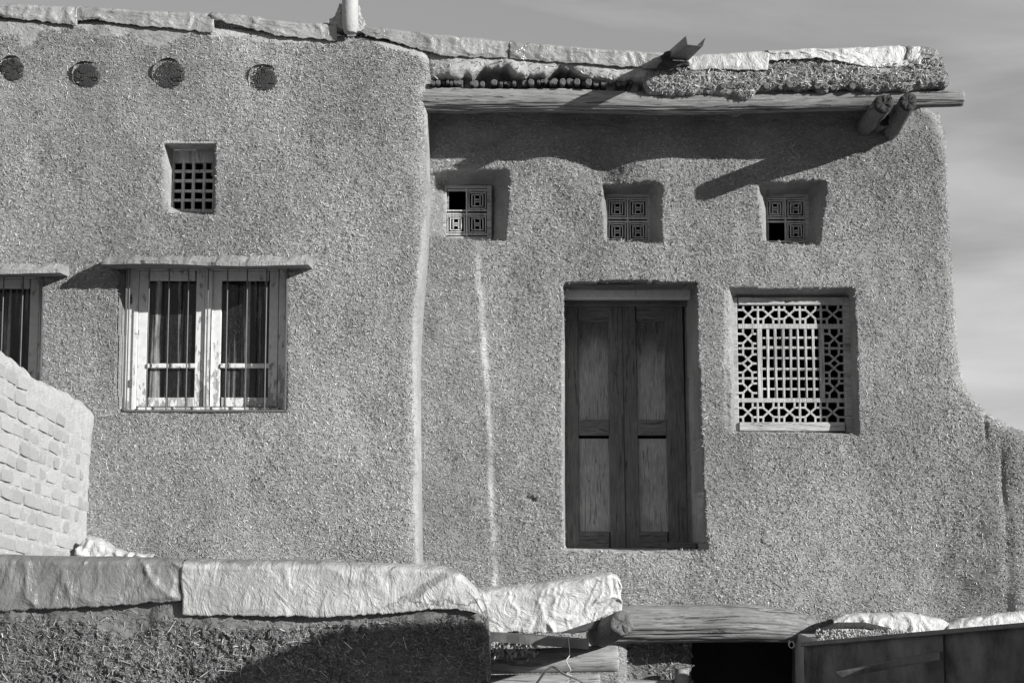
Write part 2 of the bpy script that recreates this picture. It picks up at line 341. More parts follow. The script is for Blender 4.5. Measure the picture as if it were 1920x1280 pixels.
def heightfield(name, outline, Y0, cell, m, parent, recess=(), holes=(), amp=(.018, .009, .0030), R=.08, skirt=.35, plaster=None, relief=None, pale=None):
    pts = poly_w(outline, Y0)
    x0, z0 = pts.min(0) - cell; x1, z1 = pts.max(0) + cell
    xs = np.arange(x0, x1, cell); zs = np.arange(z0, z1, cell); X, Z = np.meshgrid(xs, zs, indexing='ij')
    sd, bx, bz = sdist(X, Z, pts); keep = sd > 0
    px, py = PXY(X, Z, Y0)
    sm = np.zeros(X.shape) if plaster is None else plaster(px, py)
    Y = Y0 + amp[0]*fbm(X*1.3, Z*1.3, Y0*3, 3) + amp[1]*fbm(X*9, Z*9, 1+Y0, 3)
    patch = np.clip(.5 + 1.5*fbm(X*1.7, Z*1.7, 6+Y0, 3), 0, 1)
    Y = Y + amp[1]*1.6*fbm(X*4, Z*4, 12+Y0, 2)
    pit = np.clip(vn(X*26, Z*38, 5)*1.6-.45, 0, 1)
    fine = amp[2]*(vn(X*47, Z*47, 3)*.8 + rng.uniform(-1, 1, X.shape))*(.65+.8*patch) + amp[2]*2.2*pit*patch
    sm = np.maximum(sm, .42*(1-patch)**1.5)
    pal = np.zeros(X.shape) if pale is None else pale(px, py)
    dep = np.zeros(X.shape)
    XX, ZZ = X.copy(), Z.copy()
    for outer, inner, depth in recess:
        po = poly_w(outer, Y0); pi = poly_w(inner, Y0+depth)
        po2 = po.copy()
        so, ox, oz = sdist(X, Z, po); si, ix, iz = sdist(X, Z, pi)
        so = so + .006*fbm(X*30, Z*30, 8, 2)
        t = np.where(si >= 0, 1.0, np.clip(so, 0, None)/(np.clip(so, 0, None)+np.clip(-si, 0, None)+1e-6))
        t = np.where((so <= 0) & (si < 0), 0, t)
        dep = np.maximum(dep, depth*t); sm = np.maximum(sm, np.clip(t*12, 0, 1)*.95*np.where((Y0 == 0) & (px > 796) & (px < 836) & (py > 330) & (py < 450), .25, 1.0))
        hole = si - cell*1.5; keep &= ~(hole > 0)
    for h in holes:
        ph = poly_w(h, Y0); sh, hx, hz = sdist(X, Z, ph); keep &= ~(sh > 0); bx = np.where(np.abs(sh) < np.abs(sd), hx, bx); bz = np.where(np.abs(sh) < np.abs(sd), hz, bz); sd = np.minimum(sd, -sh)
    if relief is not None: Y = Y - relief(px, py)
    Y = Y + fine*(1-sm*.85) + dep
    if R: 
        q = np.clip(R-np.clip(sd, 0, None), 0, R); Y = Y + (R - np.sqrt(np.maximum(R*R-q*q, 0)))
    # keep cells with any kept vertex (not in recess holes); snap the outer vertices to the outline
    kc = keep[:-1,:-1] & keep[1:,:-1] & keep[:-1,1:] & keep[1:,1:]
    anyk = keep[:-1,:-1] | keep[1:,:-1] | keep[:-1,1:] | keep[1:,1:]
    out = sd <= 0
    oc = (out[:-1,:-1] | out[1:,:-1] | out[:-1,1:] | out[1:,1:]) & anyk
    kc |= oc
    XX = np.where(out, bx, XX); ZZ = np.where(out, bz, ZZ)
    ni, nj = X.shape; idx = np.arange(ni*nj).reshape(ni, nj)
    q = np.stack([idx[:-1,:-1], idx[1:,:-1], idx[1:,1:], idx[:-1,1:]], -1)[kc]
    V = np.stack([XX, Y, ZZ], -1).reshape(-1, 3)
    # skirt on boundary edges
    e = np.concatenate([q[:, [0,1]], q[:, [1,2]], q[:, [2,3]], q[:, [3,0]]]); key = np.sort(e, 1); kk = key[:,0].astype(np.int64)*(ni*nj)+key[:,1]
    u, inv, cnt = np.unique(kk, return_inverse=True, return_counts=True); be = e[cnt[inv] == 1]
    be = be[(np.abs(sd.ravel()[be[:,0]]) < cell*1.5) ]
    vs = np.unique(be); mp_ = -np.ones(ni*nj, int); mp_[vs] = ni*nj + np.arange(len(vs))
    V2 = V[vs].copy(); V2[:,1] = Y0 + skirt
    V = np.concatenate([V, V2]); qs = np.stack([be[:,1], be[:,0], mp_[be[:,0]], mp_[be[:,1]]], -1)
    q = np.concatenate([q, qs]); att = np.concatenate([sm.ravel(), sm.ravel()[vs]]); pat = np.concatenate([pal.ravel(), pal.ravel()[vs]])
    used, inv = np.unique(q, return_inverse=True); V = V[used]; att = att[used]; pat = pat[used]; q = inv.reshape(q.shape)
    o = mk(name, V, q, m, parent, smooth=True, attr=att, pale=pat)
    info = dict(x0=x0, z0=z0, cell=cell, Y=Y, keep=keep & (sd > -cell), sm=sm, dep=dep, X1=x0+cell*(ni-1), Z1=z0+cell*(nj-1))
    return o, info
def straw(name, info, n, Lr, wr, parent, tilt=18, off=.003, label=None, seed=1, m='straw'):
    r = np.random.default_rng(seed)
    x = r.uniform(info['x0'], info['X1'], n); z = r.uniform(info['z0'], info['Z1'], n)
    i = np.clip(((x-info['x0'])/info['cell']).astype(int), 0, info['Y'].shape[0]-2); j = np.clip(((z-info['z0'])/info['cell']).astype(int), 0, info['Y'].shape[1]-2)
    ok = info['keep'][i, j] & ((info['dep'][i, j] < .02) | (info['sm'][i, j] < .6)) & (r.random(n) > info['sm'][i, j]*.97)
    x, z, i, j = x[ok], z[ok], i[ok], j[ok]; n = len(x)
    y = info['Y'][i, j] - off
    L = r.uniform(*Lr, n)*np.where(r.random(n) < .05, 1.9, 1.0); w = r.uniform(*wr, n); a = r.normal(math.radians(-35), .95, n); ti = r.normal(0, math.radians(tilt), n)
    T = np.stack([np.cos(a)*np.cos(ti), np.sin(ti), np.sin(a)*np.cos(ti)], -1)
    Aa = np.stack([-np.sin(a), np.zeros(n), np.cos(a)], -1); B = np.cross(T, Aa)
    c = np.stack([x, y, z], -1); V = []
    ph = r.uniform(0, 6.28, n)
    for s in (-.5, .5):
        for k in range(3):
            t = ph + k*2.094; V.append(c + T*(L*s)[:, None] + (Aa*np.cos(t)[:, None] + B*np.sin(t)[:, None])*(w*.55)[:, None])
    V = np.stack(V, 1).reshape(-1, 3); b = (np.arange(n)*6)[:, None]
    q = np.concatenate([b + np.array([[0,1,4,3]]), b + np.array([[1,2,5,4]]), b + np.array([[2,0,3,5]])])
    o = mk(name, V, q, M[m], parent); o['kind'] = 'stuff'
    if label: o['label'] = label
    return o

def sheet(name, top, bot, Yf, m, back=.6, dx=.014, wr=.012, seed=0, hang=.02, fold=.14, nv=16, ends=True, dz=0.0, bulge=0.0, freq=1.0):
    """plastic sheet draped over a wall top: hangs on the front, folds back over the top"""
    top = np.array(top, float); bot = np.array(bot, float); a = max(top[0,0], bot[0,0]); b = min(top[-1,0], bot[-1,0])
    n = max(8, int((b-a)*.0038/dx)); px = np.linspace(a, b, n)
    yt = np.interp(px, top[:,0], top[:,1]); yb = np.interp(px, bot[:,0], bot[:,1])
    yb = yb + 2.0*vn(px*.11, seed, 2) + 1.2*vn(px*.4, seed, 5)
    rows = []
    vs = np.linspace(0, 1, nv)
    for v in vs:          # front part
        yy = yb + (yt+ (yb-yt)*.16 - yb)*v
        p = np.stack([*W(px, yy, Yf)], -1); rows.append(np.stack([p[:,0], np.full(n, Yf-hang*(1-v)-bulge*math.sin(v*math.pi)), p[:,1]], -1))
    ztop = W(px, yt, Yf+fold*.5)[1]; z1 = rows[-1][:,2]; x = rows[-1][:,0]
    for k in range(1, 7):
        t = k/6*math.pi/2
        rows.append(np.stack([x, np.full(n, Yf+fold*(1-math.cos(t))), z1+(ztop-z1)*math.sin(t)], -1))
    for k in range(1, 9):
        rows.append(np.stack([x, np.full(n, Yf+fold+(back-fold)*k/8), ztop-.02*k/8+dz*k/8], -1))
    G = np.stack(rows, 1)
    U = G[...,0]; Vv = np.concatenate([[0], np.cumsum(np.linalg.norm(np.diff(G[n//2], axis=0), axis=1))])[None, :]*np.ones((n, 1))
    wx = U + .12*fbm(U*4, Vv*4, seed, 2); wz = Vv + .12*fbm(U*4, Vv*4, seed+9, 2)
    rid = 1.3*np.clip(1-np.abs(fbm(wx*5*freq+wz*3, wz*5*freq, seed+3, 2))*4.5, 0, 1)**1.5; rid2 = 1.6*np.clip(1-np.abs(fbm(wx*15*freq, wz*9*freq-wx*5, seed+5, 2))*4, 0, 1)**1.5 - .5*vn(U*9, Vv*7, seed)
    dsp = wr*(rid*.9 + rid2*.35 + .8*fbm(U*2.5, Vv*2, seed+30, 2))
    edge = np.clip(np.arange(G.shape[1])/3, .25, 1)[None, :]
    ii = np.arange(G.shape[0])[:, None]; we = np.exp(-ii/4.0) + np.exp(-(G.shape[0]-1-ii)/4.0)
    G[...,0] += .022*vn(Vv*11, seed*3.3, 1)*we
    G[...,1] -= dsp*edge; G[...,2] += dsp*.25*edge*(np.arange(G.shape[1]) > nv-3)[None, :]
    ni, nj = G.shape[:2]; idx = np.arange(ni*nj).reshape(ni, nj)
    q = np.stack([idx[:-1,:-1], idx[1:,:-1], idx[1:,1:], idx[:-1,1:]], -1).reshape(-1, 4)
    o = mk(name, G.reshape(-1, 3), q, m, None, smooth=True)
    s = o.modifiers.new('thick', 'SOLIDIFY'); s.thickness = .004
    return o

def setting(o):
    o['kind'] = 'structure'; return o
# ================================================================ SETTING
g = mk('ground', [(-400, -400, 0), (400, -400, 0), (400, 900, 0), (-400, 900, 0)], [(0, 1, 2, 3)], M['ground']); setting(g)

# ================================================================ HOUSE
house = thing('mud_house', (0, 0, 0), 'straw-plastered mud house with timber roof beams, carved lattice windows and a double wooden door', 'house')
YL = -.53
T_L = [(-90, 4), (0, 7), (146, 13), (292, 20), (401, 24), (474, 31), (547, 41), (616, 44), (640, 48)]
T_R = [(668, 48), (680, 49), (782, 60), (928, 75), (1037, 84), (1147, 93), (1249, 100), (1293, 104), (1420, 96), (1548, 91), (1694, 86), (1745, 89), (1770, 100)]
pl_y = np.array([(-90, 80), (0, 62), (25, 70), (40, 95), (60, 88), (75, 62), (120, 58), (160, 55), (185, 72), (215, 68), (245, 66), (270, 84), (300, 92), (325, 78), (360, 66), (420, 74), (470, 70), (520, 86), (560, 82), (610, 90), (632, 80), (640, 60), (690, 72), (720, 90), (760, 100), (800, 118), (830, 128)], float)
def pl_left(px, py):
    yl = np.interp(px, pl_y[:,0], pl_y[:,1]) + 7*fbm(px*.09, py*.09, 4, 3)
    s = np.clip((yl-py)/3, 0, 1)
    xe = np.interp(py, [160, 330, 450, 520, 600, 680, 850, 1000, 1100], [800, 799, 797, 791, 785, 781, 783, 785, 788])
    s = np.maximum(s, np.clip((px-(xe-np.interp(py, [400, 520], [5, 12])-4*vn(py*.03, 3, 1)))/5, 0, 1)*(py > 175))
    # faint pale patch left of the little lattice window
    s = np.maximum(s, .8*np.clip(1-np.abs(px-309)/8, 0, 1)*((py > 262) & (py < 395)))
    return s
out_L = [(-90, 22), (150, 28), (300, 35), (450, 46), (600, 58), (640, 64), (700, 66), (800, 84), (808, 96), (814, 140), (802, 168), (800, 200), (799, 330), (797, 450), (791, 520), (785, 600), (781, 680), (783, 850), (785, 1000), (788, 1100), (790, 1400), (-90, 1400)]
wd = 303
rec_L = [([(232, 498), (537, 498), (537, 771), (232, 771)], [(236, 500), (533, 500), (533, 768), (236, 768)], .26),
         ([(232-459, 513), (78, 513), (78, 786), (232-459, 786)], [(236-459, 515), (74, 515), (74, 783), (236-459, 783)], .26),
         ([(308, 268), (404, 266), (404, 340), (401, 405), (360, 404), (316, 398), (317, 330), (313, 295)], [(323, 283), (401, 283), (400, 398), (322, 395)], .28)]
def pale_left(px, py):
    xe = np.interp(py, [160, 330, 450, 520, 600, 680, 850, 1000, 1100], [800, 799, 797, 791, 785, 781, 783, 785, 788])
    v = .12*np.clip((px-(xe-14))/5, 0, 1)*(py > 175) + .3*np.clip(1-np.abs(px-309)/8, 0, 1)*((py > 262) & (py < 395))
    return np.maximum(v, .5*np.clip((110-py)/4, 0, 1))
wl, infL = heightfield('wall', out_L, YL, .0125, M['mud'], house, recess=rec_L, plaster=pl_left, pale=pale_left, R=.10, skirt=.6)
wl['label'] = 'straw plaster wall of the nearer left block, with barred windows and round beam ends'
st_pts = np.array([(455, 893), (600, 905), (750, 915), (900, 922), (1100, 929)], float)
def streak(px, py):
    xc = np.interp(py, st_pts[:,0], st_pts[:,1]) + 2.5*vn(py*.03, 6, 2); wdt = np.interp(py, [455, 520, 1100], [9, 10, 8])
    return np.clip(1.3-np.abs(px-xc)/wdt, 0, 1)*((py > 452))
def pl_right(px, py):
    s = streak(px, py)*.9
    s = np.maximum(s, np.clip((290+12*vn(px*.02, py*.02)-py)/60, 0, .8))          # finer finish under the eave
    s = np.maximum(s, np.clip((798-px)/8, 0, 1))
    # bowl of smoother clay by the foot of the left corner
    s = np.maximum(s, .85*np.clip(1.2-np.hypot((px-805)/32, (py-1062)/26), 0, 1))
    # smooth reveals
    s = np.maximum(s, .9*np.clip(1-np.abs(px-1362)/12, 0, 1)*((py > 545) & (py < 812)))
    s = np.maximum(s, .9*np.clip(1-np.abs(px-1730)/40, 0, 1)*np.clip(1-np.abs(py-225)/28, 0, 1))
    return s
out_R = [(770, 122), (1690, 122), (1742, 200), (1764, 213), (1775, 250), (1779, 330), (1784, 420), (1790, 520), (1797, 640), (1806, 705), (1824, 742), (1850, 772), (1885, 797), (1930, 812), (2060, 825), (2060, 1400), (770, 1400)]
KR = .32
rec_R = [([(790, 330), (815, 321), (880, 318), (935, 315), (955, 318), (957, 335), (952, 400), (948, 452), (905, 451), (862, 447), (836, 442), (800, 440), (796, 400)], [(838, 352), (925, 352), (922, 456), (838, 452)], KR-.04),
         ([(1129, 341), (1180, 343), (1205, 338), (1235, 342), (1243, 352), (1239, 400), (1243, 458), (1190, 453), (1134, 450), (1131, 400)], [(1140, 366), (1216, 366), (1216, 462), (1138, 462)], KR),
         ([(1418, 340), (1470, 341), (1500, 336), (1545, 337), (1552, 345), (1546, 395), (1537, 459), (1490, 457), (1432, 451), (1424, 400)], [(1437, 366), (1513, 366), (1512, 462), (1438, 462)], KR),
         ([(1056, 533), (1066, 529), (1180, 526), (1296, 531), (1306, 540), (1309, 680), (1316, 850), (1325, 1031), (1180, 1034), (1056, 1031), (1053, 800)], [(1060, 556), (1284, 556), (1298, 1027), (1060, 1027)], .80),
         ([(1366, 538), (1450, 541), (1590, 538), (1601, 541), (1604, 600), (1609, 700), (1611, 817), (1560, 813), (1372, 809), (1369, 700)], [(1380, 557), (1590, 557), (1593, 810), (1380, 808)], .225)]
hole_R = [[(1175, 1188), (1505, 1188), (1505, 1400), (1175, 1400)]]
def rel_right(px, py):
    r = .004*streak(px, py)
    for cx, cy, rx, ry, dd in ((992, 934, 12, 5, .03), (1000, 938, 5, 5, .03), (1290, 470, 6, 3, .02), (560, 1020, 5, 14, .02), (1845, 800, 4, 30, .02), (1870, 900, 4, 60, .015)):
        r = r - dd*np.clip(1.3-np.hypot((px-cx)/rx, (py-cy)/ry), 0, 1)
    r = r - .085*np.exp(-((px-1135)/42)**2-((py-325)/40)**2) + .035*np.exp(-((px-1040)/50)**2-((py-310)/40)**2) + .03*np.exp(-((px-1240)/60)**2-((py-300)/40)**2)
    ck = 1050+18*((px-850)/45)**2*.25+3*vn(px*.2, 1.5); r = r - .012*np.clip(1.4-np.abs(py-ck)/2.2, 0, 1)*((px > 812) & (px < 890))
    # bulge of the lower wall right of the crease and soft hollow at x 1850
    q = np.clip((px-1730)/190, 0, 1); r = r + .22*q*q*(3-2*q)*np.clip((py-700)/280, 0, 1) - .012*np.clip(1-np.abs(px-1872)/14, 0, 1)*np.clip((py-800)/60, 0, 1)
    r = r + .10*np.clip((py-900)/300, 0, 1)
    return r
wr_, infR = heightfield('wall', out_R, 0.0, .0125, M['mud'], house, recess=rec_R, holes=hole_R, pale=lambda px, py: 1.45*streak(px, py)*(.6+.4*vn(py*.02, 4, 4))+.5*np.clip(1.2-np.hypot((px-805)/32, (py-1062)/26), 0, 1)+.4*np.clip(1-np.abs(px-1362)/12, 0, 1)*((py > 545) & (py < 812))+.9*((px > 1284) & (px < 1322) & (py > 545) & (py < 1028)), plaster=pl_right, relief=rel_right, R=.09, skirt=.45)
wr_['label'] = 'straw plaster wall of the set-back right block, with the door and carved lattices'
straw('straw', infL, 142000, (.006, .024), (.0018, .0038), house, seed=3)
straw('straw', infR, 195000, (.006, .024), (.0018, .0038), house, seed=4)
# lower part of the house down to the ground
lz = W(960, 1390, 0)[1]
box('wall_base', -4.6, -.68, -.48, 3.0, .0, lz+.02, M['clay'], house, 0)
box('wall_base', 2.15, 4.2, -.1, 3.0, .0, lz+.02, M['clay'], house, 0)
# rooms behind the walls (one closed shell, open to the front only)
rz = W(960, 150, 0)[1]
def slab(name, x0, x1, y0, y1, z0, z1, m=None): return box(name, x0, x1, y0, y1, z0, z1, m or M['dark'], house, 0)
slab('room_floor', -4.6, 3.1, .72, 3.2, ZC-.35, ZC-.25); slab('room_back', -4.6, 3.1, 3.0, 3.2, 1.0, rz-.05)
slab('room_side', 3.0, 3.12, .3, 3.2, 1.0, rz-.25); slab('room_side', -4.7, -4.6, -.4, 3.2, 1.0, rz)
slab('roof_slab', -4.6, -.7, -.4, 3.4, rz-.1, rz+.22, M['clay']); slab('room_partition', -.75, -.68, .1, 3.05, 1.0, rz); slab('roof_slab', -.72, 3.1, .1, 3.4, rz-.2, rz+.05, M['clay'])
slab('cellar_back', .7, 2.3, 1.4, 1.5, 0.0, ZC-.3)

# eave band over the beam
bot_band = [(800, 158), (804, 147), (837, 146), (855, 149), (884, 146), (903, 131), (950, 127), (965, 142), (986, 146), (1020, 144), (1048, 127), (1070, 132), (1085, 142), (1128, 152), (1183, 151), (1203, 153), (1212, 176), (1220, 179), (1275, 181), (1322, 177), (1366, 182), (1402, 191), (1424, 170), (1475, 168), (1497, 172), (1523, 167), (1541, 178), (1559, 167), (1614, 168), (1621, 177), (1676, 170), (1705, 171), (1730, 165), (1776, 164)]
bb = np.array(bot_band, float)
bx_ = np.arange(800, 1776, 6); by_ = np.interp(bx_, bb[:,0], bb[:,1]) + 2.5*vn(bx_*.13, 3.3) + rng.normal(0, 1.0, len(bx_))
out_B = list(zip(bx_, by_)) + [(1776, 163), (1771, 130), (1764, 107), (1747, 95), (1690, 94), (1548, 98), (1420, 104), (1293, 112), (1249, 108), (1147, 101), (1037, 92), (928, 83), (800, 72)]
def pl_band(px, py):
    s = np.clip((np.interp(px, [800, 1000, 1180, 1205, 1230, 1600, 1650], [150, 150, 150, 150, 90, 90, 90]) + 8*fbm(px*.07, py*.07, 2, 3) - py)/4, 0, 1)
    s = np.maximum(s, np.clip(1.3-np.hypot((px-1650)/32, (py-134)/9), 0, 1)); s = np.maximum(s, np.clip(1.3-np.hypot((px-1745)/14, (py-108)/9), 0, 1))
    return s*.93
band, infB = heightfield('parapet', out_B, -.50, .0105, M['mud'], house, plaster=pl_band, pale=lambda px, py: .3+0*px, relief=lambda px, py: np.clip((px-800)/45, 0, 1)*.055*np.clip((py-np.interp(px, [800, 1250, 1776], [85, 115, 105]))/45, 0, 1), amp=(.012, .014, .007), R=.05, skirt=.85)
straw('straw', infB, 9000, (.012, .04), (.003, .0065), house, tilt=32, off=.006, seed=9)

# roof sticks
sv, sf = tube([(0, 0, 0), (0, .25, 0), (0, .5, 0)], [.02, .021, .02], seg=10, rough=.15, capd=.004, seed=2)
stick = None
def add_stick(px, py, Y, s):
    global stick
    p = P(px, py, Y)
    if stick is None: stick = log('roof_stick', [(0, 0, 0), (0, .3, 0), (0, .6, 0)], [.021, .022, .021], M['stickw'], house, seg=10, rough=.2, capd=.004, seed=2); o = stick
    else: o = stick.copy(); C.objects.link(o)
    o.location = p; o.scale = (s, 1, s*random.uniform(.85, 1.15)); o.rotation_euler = (0, random.uniform(0, 6), random.uniform(-.05, .05))
x = 812
while x < 1206:
    s = random.uniform(.55, 1.3); random.random() < .86 and add_stick(x, 155+random.uniform(-3, 2.5), -.51+random.uniform(-.02, .05), s); x += 11.5*s
x = 1330
while x < 1630: s = random.uniform(.8, 1.25); random.random() < .6 and add_stick(x, 161+random.uniform(-2, 2), -.55+random.uniform(-.012, .012), s); x += 13.0*s
x = 1716
while x < 1775: s = random.uniform(.7, 1.0); add_stick(x, 161+random.uniform(-1, 1), -.50, s); x += 9.5*s

# main eave beam
bp = [(786, 187), (860, 189), (960, 188), (1060, 189), (1180, 193), (1230, 195), (1320, 193), (1400, 192), (1500, 190), (1600, 188), (1700, 186), (1770, 185), (1803, 185)]
br = [25, 25, 22.5, 23, 21.5, 22, 23, 21.5, 20.5, 20, 17.5, 16.5, 15]
beam = log('eave_beam', [P(a, b, -.42) for a, b in bp], [r*.00388 for r in br], M['beam'], house, endm=M['beam'], seg=96, rough=.07, groove=.09, seed=4, sub=14, capd=.012, gl=.55)
# corner logs (run at right angles to the wall)
def clog(root, tip, d, r0, r1, seed):
    return log('corner_log', [P(root[0], root[1], .15), P(root[0], root[1], 0)+(P(*tip, -d)-P(root[0], root[1], 0))*.5, P(*tip, -d)], [r0, (r0+r1)/2, r1], M['logy'], house, endm=M['end'], seg=40, rough=.2, groove=.05, seed=seed, sub=10, capd=.035)
clog((1616, 244), (1656, 196), .78, .074, .071, 3); clog((1664, 258), (1702, 193), .64, .060, .069, 8)
log('corner_log', [P(1640, 240, .1), P(1658, 226, -.28)], [.05, .046], M['logy'], house, endm=M['end'], seg=16, rough=.15, groove=.03, seed=12, sub=6)
# beam ends in the left block
for k, (a, b, r) in enumerate(((22, 130, 25), (162, 141, 27), (316, 140, 31), (494, 148, 28))):
    V, Fc = tube([P(a, b, YL+.3), P(a, b, YL)], [r*.00387]*2, seg=44, rough=.09, seed=k*3+1, capd=.001)
    # radial splits and rings on the cut face
    e = mk('beam_end', V, Fc[:44*1], M['logy'], house, smooth=True)
    nr, na = 26, 150; c = P(a, b, YL-.012); VV = []; FF = []
    ang = np.linspace(0, 2*math.pi, na, endpoint=False)
    cr = rng.uniform(0, 6.28, 12); cw = rng.uniform(.03, .06, 12); cl = rng.uniform(.25, .9, 12); cl[0] = 1.6; cl[1] = 1.2
    for i in range(nr):
        q = i/(nr-1); rr = r*.00387*q*(1+.09*vn(np.cos(ang)*1.4+k, np.sin(ang)*1.4))
        dpt = .0012*np.sin(q*38+vn(np.cos(ang)*2, np.sin(ang)*2, k)*4) + (.02*q**10)
        for n_, (ca, w_, l_) in enumerate(zip(cr, cw, cl)):
            da = np.abs((ang-ca+.25*np.sin(q*7+n_)+math.pi) % (2*math.pi)-math.pi); dpt = dpt + .035*np.clip(1-da/w_, 0, 1)*(q > max(.1, 1-l_))
        for j in range(na): VV.append((c[0]+rr[j]*math.cos(ang[j]), c[1]+dpt[j], c[2]+rr[j]*math.sin(ang[j])*(.93)))
    for i in range(nr-1):
        for j in range(na): FF.append((i*na+j, i*na+(j+1) % na, (i+1)*na+(j+1) % na, (i+1)*na+j))
    f = mk('cut_face', VV, FF, M['end'], e, smooth=False)

# chimney pipe with mud collar
pc = P(657, 62, YL-.06); pt = P(656, -60, YL-.06)
V, Fc = tube([pc-np.array([0,0,.0]), pc+(pt-pc)*.1, pt], [.045, .060, .060], seg=28, rough=.02, capd=.003, sub=4); mk('chimney_pipe', V, Fc, M['pipe'], house, smooth=True)
def ragged_cone(name, tri, Y, m, th=.1):
    a = [P(*t, Y) for t in tri]; c = sum(a)/len(a); V = []; n = len(a)
    for s in (-1, 1):
        for p in a: V.append(p + np.array([0, s*th/2, 0]))
    Fc = [tuple(range(n)), tuple(reversed(range(n, 2*n)))] + [(i, i+n, (i+1) % n+n, (i+1) % n) for i in range(n)]
    o = mk(name, V, Fc, m, house); b = o.modifiers.new('s', 'SUBSURF'); b.subdivision_type = 'SIMPLE'; b.levels = b.render_levels = 3
    t = bpy.data.textures.new('lump', 'CLOUDS'); t.noise_scale = .05; dm = o.modifiers.new('d', 'DISPLACE'); dm.texture = t; dm.strength = .04; dm.texture_coords = 'GLOBAL'
    return o
ragged_cone('mud_collar', [(614, 48), (628, 40), (634, 28), (638, 12), (645, 12), (648, 62), (630, 58)], YL+.06, M['clay'], .16)
ragged_cone('mud_collar', [(668, 22), (674, 18), (676, 36), (684, 44), (684, 62), (668, 66)], YL+.06, M['clay'], .16)

# tin rain spout
def quadsheet(name, quads, m, parent, th=.004):
    V = []; Fc = []
    for qd in quads:
        n = len(V); V += [P(*p) for p in qd]; Fc.append(tuple(range(n, n+len(qd))))
    o = mk(name, V, Fc, m, parent); s = o.modifiers.new('t', 'SOLIDIFY'); s.thickness = th; s.offset = 0; return o
sp = quadsheet('rain_spout', [
    [(1254, 112, -.55), (1291, 113, -.55), (1317, 87, -1.1), (1289, 84, -1.1)],
    [(1254, 112, -.55), (1289, 84, -1.1), (1286, 68, -1.13), (1252, 98, -.55)],
    [(1291, 113, -.55), (1293, 99, -.55), (1322, 72, -1.13), (1317, 87, -1.1)]], M['tin'], house)
sp['label'] = 'folded tin spout sticking out over the eave'
ragged_cone('rag', [(1238, 106), (1248, 99), (1256, 100), (1254, 112), (1262, 118), (1290, 118), (1290, 124), (1262, 128), (1225, 132), (1243, 116)], -.585, M['rag'], .05)

# ---------------------------------------------------------------- barred window
def barred_window():
    Y = YL+.20; p = M['paint']
    # outer frame = the part itself
    fr = []
    def fb(a, b, c, d, y0=Y, y1=Y+.06):
        x0 = W(a, (b+d)/2, y0)[0]; x1 = W(c, (b+d)/2, y0)[0]; fr.append(boxv(x0, x1, y0, y1, W(a, d, y0)[1], W(a, b, y0)[1]))
    fb(236, 499, 257, 771); fb(522, 499, 537, 771); fb(257, 499, 522, 507); fb(257, 763, 522, 772, Y-.02); fb(383, 507, 396, 763, Y-.012)
    w = join_boxes('window', fr, p, house, .004); w['label'] = 'white-painted window in two casements behind iron bars, paint peeling'
    for (a, b) in ((258, 383), (396, 521)):
        cs = []
        def cb(x0_, y0_, x1_, y1_, yy=Y+.012):
            x0 = W(x0_, (y0_+y1_)/2, yy)[0]; x1 = W(x1_, (y0_+y1_)/2, yy)[0]; cs.append(boxv(x0, x1, yy, yy+.045, W(x0_, y1_, yy)[1], W(x0_, y0_, yy)[1]))
        cb(a, 508, a+18, 762); cb(b-17, 508, b, 762); cb(a+18, 508, b-17, 526); cb(a+18, 745, b-17, 762)
        join_boxes('casement', cs, p, w, .004)
        pbox('muntin', a+16, 681, b-15, 690, Y-.002, Y+.05, p, w, .006)
        pbox('pane', a+17, 525, b-16, 682, Y+.035, Y+.039, M['glass'], w, 0); pbox('pane', a+17, 689, b-16, 746, Y+.035, Y+.039, M['glass'], w, 0)
    for hy in (555, 712): pbox('hinge', 241, hy, 247, hy+13, Y-.012, Y, M['iron'], w, .002)
    pbox('catch', 479, 752, 494, 757, Y+.0, Y+.012, M['lat'], w, .003)
    yb = YL-.005
    for k, xx in enumerate((240, 277, 314.5, 351, 388, 424.5, 461.5, 498)):
        a, b = P(xx, 492, yb), P(xx+.4, 771, yb); a[0] = b[0] = (a[0]+b[0])/2
        V, Fc = tube([a, a+(b-a)*.5, b], [.0052]*3, seg=8, rough=.12, capd=.002, sub=4, seed=k); mk('bar', V, Fc, M['iron'], w, smooth=True)
    pbox('bar_frame', 232, 768, 538, 772, yb-.006, yb+.012, M['iron'], w, .001); pbox('bar_frame', 535, 500, 538, 770, yb-.006, yb+.012, M['iron'], w, .001); pbox('bar_frame', 233, 500, 236, 770, yb-.006, yb+.012, M['iron'], w, .001)
    # plastered board over the window
    n = 150; xs = np.linspace(190, 578, n); V = []; 
    x3 = np.array([W(a, 490, YL-.24)[0] for a in xs]); zt = W(300, 484, YL-.1)[1]; zb = W(300, 497, YL-.24)[1]
    for i in range(n):
        nz_ = .02*float(fbm(x3[i]*11, 3.3, 0, 4)); nf = .03*float(fbm(x3[i]*12, 8.3, 0, 4)); fr_ = (i/(n-1))
        sag = .008*math.sin(fr_*7)
        V += [(x3[i], YL+.04, zb+.014), (x3[i], YL-.24+nf+.0, zb+sag+.004*(1-fr_)), (x3[i], YL-.245+nf, zb+.028+nz_+sag), (x3[i], YL-.15, zt+nz_*1.5+.006), (x3[i], YL+.04, zt+.03+nz_)]
    Fc = []
    for i in range(n-1):
        for j in range(5): a = i*5; k = (j+1) % 5; Fc.append((a+j, a+k, a+5+k, a+5+j))
    Fc += [(0, 1, 2, 3, 4), tuple((n-1)*5+q for q in (4, 3, 2, 1, 0))]
    cn = mk('window_hood', V, Fc, M['mud'], w, attr=np.tile([1, .9, .5, .2, 0], n))
    return w
bwn = barred_window()
def copy_tree(o, parent=None):
    c = o.copy(); C.objects.link(c)
    if parent is not None: c.parent = parent
    for ch in [q for q in C.objects if q.parent == o]: copy_tree(ch, c)
    return c
